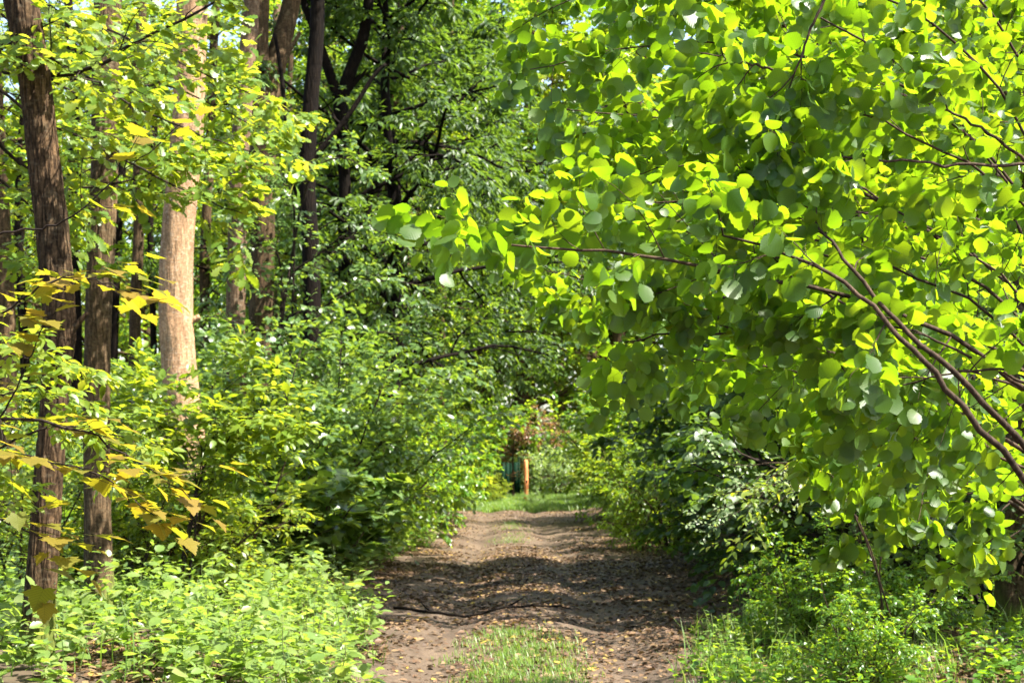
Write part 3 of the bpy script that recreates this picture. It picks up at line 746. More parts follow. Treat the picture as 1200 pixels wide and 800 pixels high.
# right side shrubs
RS = [
    ('fresh', 785, 29.5, 1.12, 1.0, 'green shrub with sunlit tips at the right track edge'),
    ('fresh', 782, 33.0, 1.1, 2.4, 'green shrub behind the sunlit one at the right track edge'),
    ('fresh', 766, 40.0, 1.05, 4.0, 'green shrub at the right track edge near the far grass'),
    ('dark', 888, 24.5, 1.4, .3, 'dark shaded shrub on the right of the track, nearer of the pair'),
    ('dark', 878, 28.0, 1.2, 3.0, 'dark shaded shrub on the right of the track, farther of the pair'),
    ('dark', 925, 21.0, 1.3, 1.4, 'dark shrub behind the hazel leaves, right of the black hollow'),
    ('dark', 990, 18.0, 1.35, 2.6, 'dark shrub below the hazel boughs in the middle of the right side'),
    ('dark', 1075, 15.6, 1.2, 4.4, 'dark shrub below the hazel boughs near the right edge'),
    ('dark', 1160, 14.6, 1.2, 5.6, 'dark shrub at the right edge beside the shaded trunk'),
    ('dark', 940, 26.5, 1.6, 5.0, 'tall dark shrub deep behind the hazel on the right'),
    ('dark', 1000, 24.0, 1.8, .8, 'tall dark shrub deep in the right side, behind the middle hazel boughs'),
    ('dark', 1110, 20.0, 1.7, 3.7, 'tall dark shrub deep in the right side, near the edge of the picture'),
    ('fresh', 752, 30.5, .6, 3.3, 'low sunlit green bush at the foot of the shrubs on the right track edge'),
    ('elder', 950, 13.6, .42, 2.2, 'low leafy bush on the right verge under the hazel'),
    ('elder', 1018, 11.0, .34, 1.4, 'low leafy bush on the right verge in front of the bramble'),
    ('elder', 1060, 12.6, .42, .4, 'low leafy bush on the right verge, close to the right edge'),
]
for k, px, d, s, rz, lb in RS:
    K[k].put({'elder': 'green_shrub', 'fresh': 'green_shrub', 'dark': 'dark_shrub'}[k], lb, 'shrub', at(px, d), rz, s, 'shrubs on the right side')

# shrubs and saplings along the far part of the track
rg = np.random.default_rng(5)
for i, (px, d, s, k) in enumerate([(492, 44, 1.15, 'farelder'), (484, 50, 1.3, 'farlime'), (508, 56, 1.0, 'farlime'), (500, 62, 1.5, 'farelder'), (480, 43, 1.5, 'farelder'), (455, 48, 1.6, 'farlime'),
                                    (420, 44, 1.3, 'farlime'), (380, 48, 1.4, 'farelder'), (330, 42, 1.2, 'farlime'), (285, 46, 1.4, 'farlime'), (230, 40, 1.2, 'farelder'), (170, 38, 1.2, 'farlime'), (110, 36, 1.1, 'farelder'),
                                    (50, 34, 1.1, 'farlime'), (-10, 32, 1.1, 'farelder')]):
    K[k].put('woodland_shrub', 'sunlit green shrub in the depth of the wood on the left', 'shrub', at(px, d), i * 1.3, s, 'far shrubs on the left')
for i, (px, d, s, k) in enumerate([(738, 48, 1.2, 'farelder'), (742, 56, 1.4, 'farelder'), (734, 64, 1.2, 'farlime'), (755, 46, 1.5, 'farelder'), (800, 42, 1.5, 'farlime'), (860, 38, 1.6, 'farelder'), (920, 35, 1.6, 'farlime'), (985, 33, 1.7, 'farelder'), (1060, 32, 1.7, 'farlime'), (1140, 30, 1.6, 'farelder'), (1220, 30, 1.6, 'farlime')]):
    K[k].put('woodland_shrub', 'green shrub in the depth of the wood on the right', 'shrub', at(px, d), i * 1.7, s, 'far shrubs on the right')
for i, (px, d, s, k, lb) in enumerate([(655, 70, 1.15, 'pale', 'pale whitish green shrub behind the grass, right of the orange post'), (690, 73, 1.3, 'pale', 'whitish green shrub at the right end of the far grass'),
                                   (640, 76, 1.5, 'pale', 'pale shrub behind the orange post'), (626, 61.0, .30, 'pale', 'low pale bush at the foot of the orange post'),
                                   (577, 62.5, .42, 'farlime', 'yellow green shrub left of the orange post'), (600, 80, 1.5, 'farelder', 'green shrub far behind the orange post'), (560, 80, 1.7, 'farelder', 'green shrub behind the dark green panel'), (700, 82, 1.8, 'farlime', 'yellow green shrub at the very end, right')]):
    K[k].put('clearing_shrub', lb, 'shrub', at(px, d), i * 2.1, s, 'shrubs round the far clearing')

# ------------------------------------------------------------------ tall woodland trees (copied)
def make_tree(rg, H, crown0, leaf, k, size, nl=26, L=4.2, r=.22, trop=(-.15, -.3), el=(10, 50), nsub=(8, 6), upn=.45, droop=.3):
    pts = [np.array((0, 0, -.2))]; d = np.array((0, 0, 1.))
    for i in range(12):
        d = nz(d + rg.normal(0, .05, 3) * np.array((1, 1, 0))); pts.append(pts[-1] + d * (H + .2) / 12)
    pts = np.array(pts); rad = r * np.linspace(1.15, .15, 13)
    tb = Tubes(); tb.add(smooth_path(pts, 30), np.interp(np.linspace(0, 12, 30), np.arange(13), rad), 12, .04, rg)
    out = []; tw = []
    spec = dict(levels=2, nsub=list(nsub), ratio=[.42, .5], ang=[50, 50], wob=.11, trop=list(trop) + [-.3], t0=[.15, .12], flat=[.6, .5])
    for i in range(nl):
        t = crown0 + (1 - crown0) * (i / nl) ** .9; f = t * 12; q = pts[int(f)] + (pts[min(int(f) + 1, 12)] - pts[int(f)]) * (f - int(f))
        a = i * 2.4 + rg.uniform(-.4, .4); e = R(rg.uniform(*el))
        sh = math.sin(math.pi * min(1, .25 + .75 * (t - crown0) / (1 - crown0)) ** .8) * .7 + .3
        grow(rg, q, (math.cos(a) * math.cos(e), math.sin(a) * math.cos(e), math.sin(e)), L * sh * rg.uniform(.8, 1.2), .05 * sh + .01, 0, spec, out, tw)
    for pts_, rad_, lev in out:
        if lev < 2: tb.add(pts_, rad_, 5 if lev == 0 else 3)
    return tb.mesh('trunk'), crown_mesh('crown', tw, rg, leaf, k, size, upn=upn, droop=droop)
rg = np.random.default_rng(21)
w, c = make_tree(rg, 15, .16, 'far', 8, (.13, .21)); K['treeA'] = Kind(w, c, M['bark_mid'], M['elder'], ('trunk', 'crown'))
w, c = make_tree(rg, 16, .22, 'far', 8, (.13, .21)); K['treeB'] = Kind(w, c, M['bark_mid'], M['lime'], ('trunk', 'crown'))
w, c = make_tree(rg, 13, .30, 'farlance', 10, (.14, .22), trop=(-.3, -.5), droop=.6, L=3.9, nl=32); K['treeD'] = Kind(w, c, M['bark_dark'], M['dark'], ('trunk', 'crown'))
w, c = make_tree(rg, 8.5, .14, 'round', 8, (.08, .12), nl=24, L=2.7, r=.12); K['treeS'] = Kind(w, c, M['twig_black'], M['elder'], ('trunk', 'crown'))
rg = np.random.default_rng(8)
ti = 0
for (xa, xb, d, stp) in [(-34, -4, 62, 5.0), (10, 36, 60, 5.0), (-40, 40, 80, 5.5), (-48, 50, 100, 6.5), (-26, -9, 48, 5.5)]:
    xx = xa
    while xx <= xb:
        px_, py_ = xx + rg.uniform(-1.2, 1.2), d + rg.uniform(-4, 4)
        k = ('treeA', 'treeB', 'treeB', 'treeA')[ti % 4]; left = px_ < 0
        K[k].put('woodland_tree', 'tall leafy tree in the far wood ' + ('left of the track' if left else 'right of the track'), 'tree', gl(px_, py_), rg.uniform(0, 6.28), rg.uniform(.85, 1.25) * (1.0 if d < 70 else 1.45), 'tall trees in the far wood on the ' + ('left' if left else 'right'))
        ti += 1; xx += stp
# dark drooping trees over the middle
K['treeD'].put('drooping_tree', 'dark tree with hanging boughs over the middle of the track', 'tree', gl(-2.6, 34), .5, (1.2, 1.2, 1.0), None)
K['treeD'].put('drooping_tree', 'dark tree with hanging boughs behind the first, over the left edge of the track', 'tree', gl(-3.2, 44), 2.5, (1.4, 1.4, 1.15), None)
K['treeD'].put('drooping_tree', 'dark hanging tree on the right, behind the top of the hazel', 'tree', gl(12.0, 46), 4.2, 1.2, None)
for x_, y_, s_c in ((-40, 112, 2.1), (-28, 114, 2.2), (-17, 110, 2.0), (18, 112, 2.2), (30, 110, 2.1), (-6, 96, 2.0), (1.5, 99, 2.1), (8, 97, 1.9), (3.5, 108, 2.5), (-3.5, 110, 2.5), (-1.8, 92, 1.35), (4.5, 90, 1.4), (-4.5, 75, 1.35), (.3, 79, 1.8), (4.8, 77, 1.75), (9.5, 80, 1.4), (-9, 78, 1.4)):
    K['treeA'].put('woodland_tree', 'tall leafy tree closing the view beyond the end of the track', 'tree', gl(x_, y_), x_, s_c, 'tall trees beyond the end of the track')
for x_, y_, s_c in ((9.5, 44, .95), (13.5, 39, .9), (17, 46, 1.0), (12, 52, 1.0)):
    K['treeB'].put('woodland_tree', 'yellow green leafy tree in the wood behind the top of the hazel', 'tree', gl(x_, y_), x_, s_c, 'leafy trees behind the hazel')
K['treeD'].put('drooping_tree', 'dark tree with hanging boughs right behind the V limbed tree', 'tree', gl(-3.5, 38.5), 3.6, (1.3, 1.3, 1.0), None)
# small trees on the right, behind the hazel
for px, d, s, rz, lb in [(925, 23.5, 1.1, .4, 'small bushy tree behind the left part of the hazel'), (955, 20, 1.2, 2.0, 'small bushy tree behind the middle of the hazel'), (1060, 17.2, 1.15, 3.3, 'small bushy tree behind the right part of the hazel'),
                         (1100, 31, .95, 5.1, 'small bushy tree behind the shaded shrubs on the right'), (1210, 23, 1.1, 1.1, 'small bushy tree at the right edge, tallest of its row'), (1640, 11.4, .68, 2.7, 'unseen small bushy tree past the right edge, added to shade the right verge')]:  # last tree stands out of view, added to shade the right verge
    K['treeS'].put('bushy_tree', lb, 'tree', at(px, d), rz, s, 'small trees behind the hazel')

# ------------------------------------------------------------------ hazel at the right front
def bough_shrub(name, label, base, boughs, leaf, lmat, wmat, seed, spec, k, size, r0, tn=1, up=(.1, .45, .8), upn=.35, droop=.5, lv=1.0, cat='shrub', phi=55, sag=.1, dn=.16, thick=1.0, bare=()):
    """a shrub whose main stems follow given lines of (px, py, depth)"""
    rg = np.random.default_rng(seed)
    base = np.array(base)
    root = thing(name, label, cat, base)
    out = []; tw = []
    mains = Tubes()
    for bi, bl in enumerate(boughs):
        pts = np.array([q if len(q) == 4 else (*P(*q), 0) for q in bl], float)[:, :3] - base
        if np.linalg.norm(pts[0]) > .6:                       # grow out of the stool
            pts = np.vstack([[rg.uniform(-.12, .12), rg.uniform(-.12, .12), -.05], pts])
        s_ = smooth_path(pts, 26); s_ += rg.normal(0, .006, s_.shape)
        rad = np.linspace(r0, r0 * .22, 26) * rg.uniform(.8, 1.15) * (thick if bi == 0 else 1)
        mains.add(s_, rad, 8)
        L = np.sum(np.linalg.norm(np.diff(s_, axis=0), axis=1))
        ns = int(spec['per_m'] * L * lv)
        for i in range(ns):
            t = spec['from'] + (1 - spec['from']) * (i + rg.uniform(.2, .8)) / ns; j = min(int(t * 25), 24)
            q = s_[j]; pd = nz(s_[j + 1] - s_[j])
            u = nz(np.cross(pd, (0, 1., 0))); a = rg.uniform(0, 6.28)
            per = nz(u * np.cos(a) * spec.get('vert', 1.0) + np.array((0, 1., 0)) * np.sin(a) * spec['depthy'])
            an = R(52 + rg.normal(0, 10))
            grow(rg, q, pd * math.cos(an) + per * math.sin(an), spec['L'] * (1.15 - .5 * t) * rg.uniform(.7, 1.3), rad[j] * .45, 1, spec, out, tw)
        tw.append((s_[-3], nz(s_[-1] - s_[-3]), .25))
    for bl in bare:
        s_ = smooth_path(np.array([P(*q) for q in bl]) - base, 24); s_ += rg.normal(0, .004, s_.shape)
        th = .0125 if bl[0][1] > 600 else .0065
        mains.add(s_, np.linspace(th, th * .3, 24), 7)
        for j in spec.get('bj', (13, 17, 20, 23)):
            q = s_[j]; pd = nz(s_[j] - s_[j - 1]) + rg.normal(0, .45, 3)
            grow(rg, q, pd, .22, .003, spec['levels'] - 1 if spec['levels'] > 1 else 1, spec, out, tw)
    obj('stems', mains.mesh('stems'), wmat, root)
    obj('twigs', wood_mesh('twigs', out, rg, 0, (6, 5, 3, 3)), wmat, root)
    obj('foliage', crown_mesh('foliage', tw, rg, leaf, k, size, up=up, upn=upn, droop=droop, lmin=.1, lmax=.5, phi=phi, sag=sag, dn=dn), lmat, root)
    return root, len(tw)

hz = dict(levels=2, nsub=[0, 5], ratio=[0, .5], ang=[50, 50], wob=.10, trop=[0, -.15, -.3], t0=[0, .15], flat=[1, .8], per_m=2.9, **{'from': .36}, L=.38, depthy=1.0, vert=.9)
HB = gl(3.1, 5.8)
hazel_boughs = [
    [(1290, 720, 5.7), (1200, 565, 5.6), (1120, 470, 5.5), (1040, 392, 5.4), (960, 340, 5.3), (860, 285, 5.2), (790, 268, 5.1)],
    [(1290, 690, 5.9), (1200, 520, 5.9), (1110, 435, 5.9), (1030, 360, 5.8), (965, 268, 5.7), (890, 190, 5.6), (790, 140, 5.5), (660, 128, 5.4)],
    [(1280, 560, 5.5), (1180, 440, 5.3), (1040, 360, 5.1), (880, 325, 5.0), (750, 300, 4.9), (640, 290, 4.85), (535, 288, 4.8)],
    [(1270, 560, 6.3), (1150, 430, 6.4), (1000, 390, 6.5), (850, 365, 6.4), (730, 335, 6.2), (640, 318, 6.1)],
    [(1260, 600, 5.3), (1150, 500, 5.1), (1020, 430, 4.9), (900, 400, 4.8), (800, 390, 4.8), (735, 400, 4.8)],
    [(1290, 500, 5.9), (1190, 340, 5.7), (1060, 250, 5.5), (930, 195, 5.3), (820, 190, 5.2), (735, 210, 5.1)],
    [(1290, 430, 6.2), (1190, 220, 6.2), (1080, 115, 6.1), (960, 70, 6.0), (850, 50, 5.9), (740, 55, 5.8), (620, 85, 5.7)],
    [(1300, 430, 5.6), (1210, 180, 5.4), (1130, 60, 5.2), (1020, -10, 5.1), (920, -30, 5.0), (820, -20, 5.0), (730, 5, 5.0)],
    [(1300, 620, 5.6), (1190, 545, 5.4), (1080, 480, 5.2), (980, 445, 5.1), (890, 435, 5.0)],
    [(1290, 680, 6.0), (1180, 580, 5.8), (1080, 515, 5.6), (1010, 505, 5.5), (965, 515, 5.4)],
    [(1280, 520, 6.8), (1180, 330, 6.9), (1060, 260, 7.0), (930, 240, 6.9), (830, 250, 6.8), (750, 275, 6.7)],
    [(1300, 380, 6.8), (1220, 120, 6.8), (1150, 0, 6.7), (1090, -90, 6.6), (980, -120, 6.4)],
    [(1290, 520, 5.2), (1200, 400, 4.9), (1090, 330, 4.7), (960, 300, 4.6), (850, 315, 4.6), (770, 345, 4.6)],
    [(1300, 460, 5.1), (1210, 260, 4.9), (1110, 180, 4.7), (990, 130, 4.6), (890, 115, 4.6)],
    [(1300, 560, 6.5), (1180, 430, 6.5), (1060, 450, 6.4), (960, 440, 6.3), (870, 425, 6.2), (790, 420, 6.1)],
    [(1310, 600, 5.0), (1230, 480, 4.8), (1150, 440, 4.7), (1070, 440, 4.6), (985, 455, 4.6)],
    [(1300, 500, 6.0), (1230, 300, 6.0), (1140, 160, 6.0), (1030, 60, 6.0), (920, 0, 6.0), (800, -30, 6.0), (680, -5, 6.0), (600, 40, 6.0)],
    [(1420, 100, 4.3), (1450, -200, 4.2), (1400, -380, 4.1), (1330, -480, 4.1)],  # unseen high bough, added to shade the right part of the hazel
    [(1300, 540, 5.6), (1200, 380, 5.7), (1080, 300, 5.8), (940, 280, 5.8), (800, 240, 5.8), (700, 225, 5.8)],
]
hazel_boughs = [[(a, b, d if i in (2, 6) else d * 1.16) for a, b, d in l] for i, l in enumerate(hazel_boughs)]
hazel_stems = [                      # dark stems and branches seen in front of the leaves
    [(1300, 680, 4.9), (1200, 563, 4.75), (1115, 462, 4.7), (1062, 402, 4.7), (1000, 340, 4.75), (935, 302, 4.8), (850, 276, 4.9)],
    [(1290, 640, 4.9), (1200, 520, 4.8), (1110, 432, 4.75), (1042, 366, 4.8), (985, 298, 4.9), (955, 262, 5.0)],
    [(1250, 190, 5.3), (1145, 195, 5.2), (1050, 188, 5.1), (950, 190, 5.1), (870, 203, 5.2)],
    [(1260, 240, 5.4), (1170, 165, 5.2), (1120, 135, 5.2), (1075, 118, 5.2), (1020, 92, 5.3)],
    [(1280, 430, 5.0), (1195, 433, 4.9), (1110, 438, 4.9), (1010, 467, 5.0)],
    [(1260, 480, 5.1), (1150, 425, 5.0), (1060, 385, 5.0), (975, 375, 5.1)],
    [(1010, -40, 5.2), (968, 0, 5.1), (945, 45, 5.1), (930, 90, 5.1), (905, 150, 5.2)],
    [(960, 100, 5.3), (890, 78, 5.2), (832, 63, 5.3)]]
hr, nt_ = bough_shrub('hazel_shrub', 'big hazel with backlit round leaves arching in from the right', HB, hazel_boughs, ('hazel', 'hazelb', 'hazelc'), M['hazel'], M['twig'], 55, hz, 5, (.036, .077), .010, up=(.2, .75, .70), upn=.34, droop=.42, bare=hazel_stems)
print('hazel twigs', nt_)
hz2 = dict(hz); hz2['per_m'] = 4.0; hz2['L'] = .5
back_boughs = [
    [(1250, 500, 9.5), (1150, 330, 9.4), (1040, 240, 9.2), (930, 200, 9.0), (830, 190, 8.8), (740, 210, 8.6)],
    [(1250, 420, 9.9), (1160, 200, 9.9), (1060, 100, 9.8), (960, 50, 9.6), (850, 60, 9.4)],
    [(1270, 400, 9.2), (1210, 180, 9.0), (1150, 60, 8.8), (1080, -20, 8.6), (960, -60, 8.5)],
    [(1260, 520, 9.0), (1150, 400, 8.8), (1040, 360, 8.6), (940, 360, 8.4), (840, 380, 8.3)],
    [(1270, 620, 8.8), (1180, 520, 8.4), (1080, 460, 8.2), (980, 440, 8.1), (900, 460, 8.0)],
    [(1280, 560, 10.2), (1220, 340, 10.2), (1150, 260, 10.2), (1060, 200, 10.2), (980, 140, 10.2)],
    [(1270, 660, 8.4), (1200, 600, 8.0), (1120, 560, 7.8), (1040, 545, 7.7), (980, 560, 7.6)],
]
bough_shrub('hazel_shrub', 'second hazel standing behind the big one at the right', gl(4.1, 9.6), back_boughs, ('hazel', 'hazelb', 'hazelc'), M['hazel'], M['twig'], 56, hz2, 6, (.055, .09), .016, up=(.2, .72, .72), upn=.36, droop=.4)

# ------------------------------------------------------------------ boughs at the upper left and the ochre sapling
ok = dict(levels=2, nsub=[0, 5], ratio=[0, .5], ang=[48, 48], wob=.12, trop=[0, .0, -.1], t0=[0, .15], flat=[1, .35], per_m=2.2, **{'from': .12}, L=.75, depthy=1.0, vert=.45)
oak_boughs = [
    [(-60, 120, 11.9), (10, 85, 11.6), (60, 90, 11.4), (120, 75, 11.2), (160, 48, 11.0), (250, 5, 10.8), (300, -40, 10.7)],
    [(-50, 60, 12.2), (60, 70, 12.2), (150, 120, 12.3), (240, 160, 12.4), (320, 185, 12.5)],
    [(-50, 20, 12.6), (80, 20, 12.8), (180, 60, 13.0), (270, 100, 13.1), (335, 130, 13.2)],
    [(-60, 140, 12.0), (60, 150, 12.0), (150, 190, 12.0), (230, 230, 12.1), (285, 250, 12.2)],
    [(-60, 160, 12.4), (20, 190, 12.4), (100, 220, 12.5), (180, 205, 12.6), (250, 190, 12.7)],
    [(-60, 180, 12.2), (0, 210, 12.2), (40, 250, 12.1), (80, 290, 12.0)],
    [(-40, 90, 12.8), (90, 110, 13.0), (190, 100, 13.3), (260, 130, 13.4), (300, 150, 13.5)],
]
bough_shrub('young_oak', 'young oak with bright yellow green leaves reaching in at the upper left', gl(-4.9, 12.3), oak_boughs, 'oak', M['oak'], M['twig_black'], 57, ok, 7, (.085, .135), .018, up=(.1, -.2, .95), upn=.42, droop=.22, cat='tree', thick=1.5)
bo = dict(levels=2, nsub=[0, 6], ratio=[0, .5], ang=[50, 50], wob=.12, trop=[0, -.05, -.2], t0=[0, .15], flat=[1, .5], per_m=1.7, **{'from': .15}, L=.85, depthy=1.0, vert=.5)
bough_shrub('young_oak', 'bluish green young oak whose leaf sprays hang before the dark trunks', at(322, 26),
    [[(322, 480, 26), (330, 380, 26), (345, 280, 26), (365, 205, 25.8), (400, 185, 25.6), (430, 200, 25.5)], [(330, 360, 26), (372, 300, 25.8), (420, 270, 25.6), (465, 275, 25.5)], [(326, 400, 26), (380, 360, 25.6), (440, 330, 25.4), (500, 335, 25.3)],
     [(330, 330, 26), (300, 280, 25.8), (270, 255, 25.6)], [(322, 450, 26), (370, 410, 25.5), (430, 390, 25.2), (500, 395, 25)], [(345, 270, 26), (330, 210, 26), (322, 160, 26)], [(322, 420, 26), (280, 380, 25.6), (240, 370, 25.4)]],
    'oak', M['holly'], M['twig_black'], 64, bo, 8, (.085, .13), .03, up=(.1, -.2, .95), upn=.45, droop=.3, cat='tree')
bough_shrub('young_beech', 'fresh green young tree arching over the left side of the track', at(450, 38),
    [[(450, 520, 38), (452, 440, 38), (480, 380, 37.6), (530, 360, 37.2), (590, 375, 37), (635, 400, 36.8)], [(452, 450, 38), (500, 430, 37.5), (560, 425, 37), (610, 450, 36.6)], [(452, 430, 38), (470, 330, 38), (520, 290, 37.8), (570, 300, 37.6)], [(450, 470, 38), (500, 470, 37), (550, 480, 36.6)], [(452, 440, 38), (430, 360, 38), (440, 300, 38)]],
    'ovate', M['fresh'], M['twig'], 65, dict(bo, per_m=3.0, L=1.3, vert=.7), 8, (.09, .14), .03, up=(.1, -.2, .95), upn=.45, droop=.3, cat='tree')
oc = dict(levels=1, nsub=[0, 4], ratio=[0, .5], ang=[50, 50], wob=.10, trop=[0, .0, .0], t0=[0, .15], flat=[1, .15], per_m=4.0, **{'from': .15}, L=.42, depthy=1.0, vert=.12, bj=(15, 19, 23))
ochre_boughs = [
    [(-90, 470, 7.0), (0, 490, 6.9), (80, 500, 6.8), (160, 540, 6.7), (225, 585, 6.6)],
    [(-90, 420, 7.2), (0, 370, 7.2), (60, 330, 7.1), (120, 330, 7.1), (170, 350, 7.0)],
    [(-90, 520, 6.8), (-10, 530, 6.7), (60, 540, 6.6), (130, 565, 6.6), (190, 610, 6.5)],
    [(-90, 560, 7.0), (-20, 600, 6.9), (30, 620, 6.8), (60, 640, 6.8)],
]
ochre_stems = [[(-80, 330, 7.2), (0, 275, 7.1), (50, 268, 7.0), (90, 250, 6.9), (140, 205, 6.9), (185, 172, 6.8)],
               [(-60, 560, 7.0), (0, 488, 7.0), (25, 440, 7.0), (48, 385, 7.0)]]
bough_shrub('maple_sapling', 'ochre leaved maple sapling spreading flat sprays from the left edge', gl(-3.0, 7.2), ochre_boughs, 'maple', M['ochre'], M['twig_black'], 58, oc, 4, (.075, .125), .009, up=(.1, .06, 1), upn=.12, droop=.10, cat='sapling', phi=60, sag=.05, dn=.06, bare=ochre_stems)

lf = dict(levels=2, nsub=[0, 5], ratio=[0, .5], ang=[50, 50], wob=.1, trop=[0, -.1, -.1], t0=[0, .2], flat=[1, .3], per_m=2.6, **{'from': .15}, L=.5, depthy=1.0, vert=.4)
bough_shrub('hornbeam_sapling', 'yellow green sapling at the left edge whose sprays cross the two front trunks', gl(-3.75, 9.8),
    [[(-90, 520, 9.8), (-20, 470, 9.8), (50, 455, 9.7), (110, 470, 9.7)], [(-90, 560, 9.8), (-10, 530, 9.7), (60, 500, 9.6), (130, 510, 9.6), (185, 520, 9.6)],
     [(-90, 420, 9.9), (-30, 410, 9.9), (30, 420, 9.8), (90, 425, 9.8)], [(-90, 620, 9.8), (-30, 600, 9.8), (20, 590, 9.8)]],
    'ovate', M['lime'], M['twig_black'], 63, lf, 7, (.06, .10), .012, up=(.1, -.1, .95), upn=.35, droop=.2, cat='sapling')

# dark upright shoot in the sunlit shrub, left
sp_b = dict(levels=2, nsub=[0, 5], ratio=[0, .5], ang=[50, 50], wob=.1, trop=[0, -.1, -.1], t0=[0, .2], flat=[1, .3], per_m=6, **{'from': .2}, L=.6, depthy=1.0)
bough_shrub('young_oak', 'slim young oak with dark stem and yellow leaves before the pale trunk', at(208, 15),
    [[(212, 660, 15), (226, 590, 15), (242, 520, 15), (262, 460, 15), (300, 430, 15)], [(226, 590, 15), (235, 520, 15.2), (200, 470, 15.3), (160, 450, 15.4)], [(235, 560, 15), (262, 520, 14.8), (300, 480, 14.7), (350, 500, 14.6)], [(230, 560, 15), (190, 500, 15), (140, 480, 15)]],
    'ovate', M['lime'], M['twig_black'], 59, sp_b, 7, (.09, .14), .012, up=(.1, -.15, .95), upn=.35, droop=.15, cat='tree')

# pale bramble and bright bramble sprays on the right
br = dict(levels=1, nsub=[0, 3], ratio=[0, .5], ang=[55, 50], wob=.1, trop=[0, .1, 0], t0=[0, .2], flat=[1, .3], per_m=4.5, **{'from': .35}, L=.30, depthy=.8)
bough_shrub('wild_rose', 'wild rose arching out of the shade with small pale green leaflets', gl(3.1, 13.6),
    [[(1010, 600, 13.6), (940, 555, 13.5), (880, 590, 13.4), (820, 632, 13.3)], [(1000, 590, 13.7), (930, 545, 13.7), (875, 545, 13.6), (835, 540, 13.6)], [(1000, 610, 13.4), (930, 570, 13.3), (880, 572, 13.2), (838, 580, 13.2)], [(1000, 600, 13.8), (920, 575, 13.7), (860, 590, 13.7), (815, 608, 13.7)]],
    'ovate', M['pale'], M['twig'], 60, br, 9, (.035, .055), .008, up=(0, -.3, .9), upn=.3, droop=.1)
bough_shrub('bramble', 'bright green bramble spray below the hazel, beside the pale rose', gl(2.95, 11.9),
    [[(1020, 640, 11.4), (960, 560, 11.3), (900, 600, 11.2), (860, 640, 11.1)], [(1000, 600, 11.5), (950, 540, 11.4), (905, 560, 11.3), (880, 590, 11.2)], [(1030, 620, 11.6), (1000, 560, 11.6), (960, 530, 11.5), (930, 545, 11.5)]],
    'ovate', M['lime'], M['twig'], 61, br, 7, (.05, .08), .008, up=(0, -.2, .9), upn=.3, droop=.15)

# nettles and tall weeds, each with stem and leaves
def make_nettle(rg, H, k, size, kind='ovate'):
    tb = Tubes(); n = 8
    pts = np.cumsum(np.vstack([[0, 0, -.03], np.column_stack([rg.normal(.01, .012, n), rg.normal(0, .012, n), np.full(n, H / n)])]), 0)
    tb.add(pts, np.linspace(.006, .002, n + 1), 5)
    s = np.linspace(.22, .98, k); q = np.column_stack([np.interp(s * n, np.arange(n + 1), pts[:, j]) for j in range(3)])
    pos = np.repeat(q, 2, 0); a = np.repeat(np.arange(k) * 1.57, 2) + np.tile([0, math.pi], k) + rg.normal(0, .25, 2 * k)
    el = rg.normal(-.1, .25, 2 * k)
    dv = np.column_stack([np.cos(a) * np.cos(el), np.sin(a) * np.cos(el), np.sin(el)])
    nr = np.array((0, 0, 1.)) + rg.normal(0, .25, dv.shape)
    return tb.mesh('stem'), leaf_mesh('leaves', kind, pos + dv * .02, dv, nr, np.repeat(np.linspace(1.15, .45, k), 2) * rg.uniform(*size, 2 * k))
rg = np.random.default_rng(15)
NK = []
for i in range(4):
    w, c = make_nettle(rg, rg.uniform(.5, .75), 8, (.08, .12)); NK.append(Kind(w, c, M['stem'], M['weed'], ('stem', 'leaves')))
cnt = 0
while cnt < 70:
    y = rg.uniform(10.8, 19); x = float(left_edge(y)) - abs(rg.normal(.5, .9)) - .05
    if abs(x) / y > .36 or (600 + x / y * 1800 < 165 and y < 14.6): continue
    NK[cnt % 4].put('nettle', 'bright nettle stem standing in the ground cover on the left bank', 'weed', gl(x, y), rg.uniform(0, 6.28), rg.uniform(.6, 1.15), 'nettles on the left bank'); cnt += 1
cnt = 0
while cnt < 55:
    y = rg.uniform(10.8, 16); x = float(right_edge(y)) + abs(rg.normal(.5, .8)) + .12
    if abs(x) / y > .36: continue
    NK[cnt % 4].put('nettle', 'nettle stem standing in the weeds on the right verge', 'weed', gl(x, y), rg.uniform(0, 6.28), rg.uniform(.5, .95), 'nettles on the right verge'); cnt += 1

# trunks in the shade on the right
rr_, bb_, ss_ = trunk_tree('shaded_tree', 'brown trunk in deep shade at the right edge', [(1192, 730, 56), (1190, 660, 50), (1196, 560, 48), (1206, 420, 46), (1214, 250, 44), (1220, 60, 40), (1228, -120, 38), (1232, -400, 34), (1226, -700, 28), (1230, -950, 18)], 14.2, M['bark_brown'], 70)
top_crown(rr_, ss_[-1, :3], 170, M['elder'], bmat=M['bark_brown'], L=2.4, n=5)
rr_, bb_, ss_ = trunk_tree('shaded_tree', 'thick dark reddish trunk in the black hollow right of the track', [(872, 640, 62), (868, 580, 54), (866, 500, 50), (862, 420, 48), (866, 300, 44), (872, 180, 38), (876, 60, 28), (880, -20, 18)], 23.5, M['bark_brown'], 71)
top_crown(rr_, ss_[-1, :3], 171, M['dark'], bmat=M['bark_brown'], L=2.6, n=8)

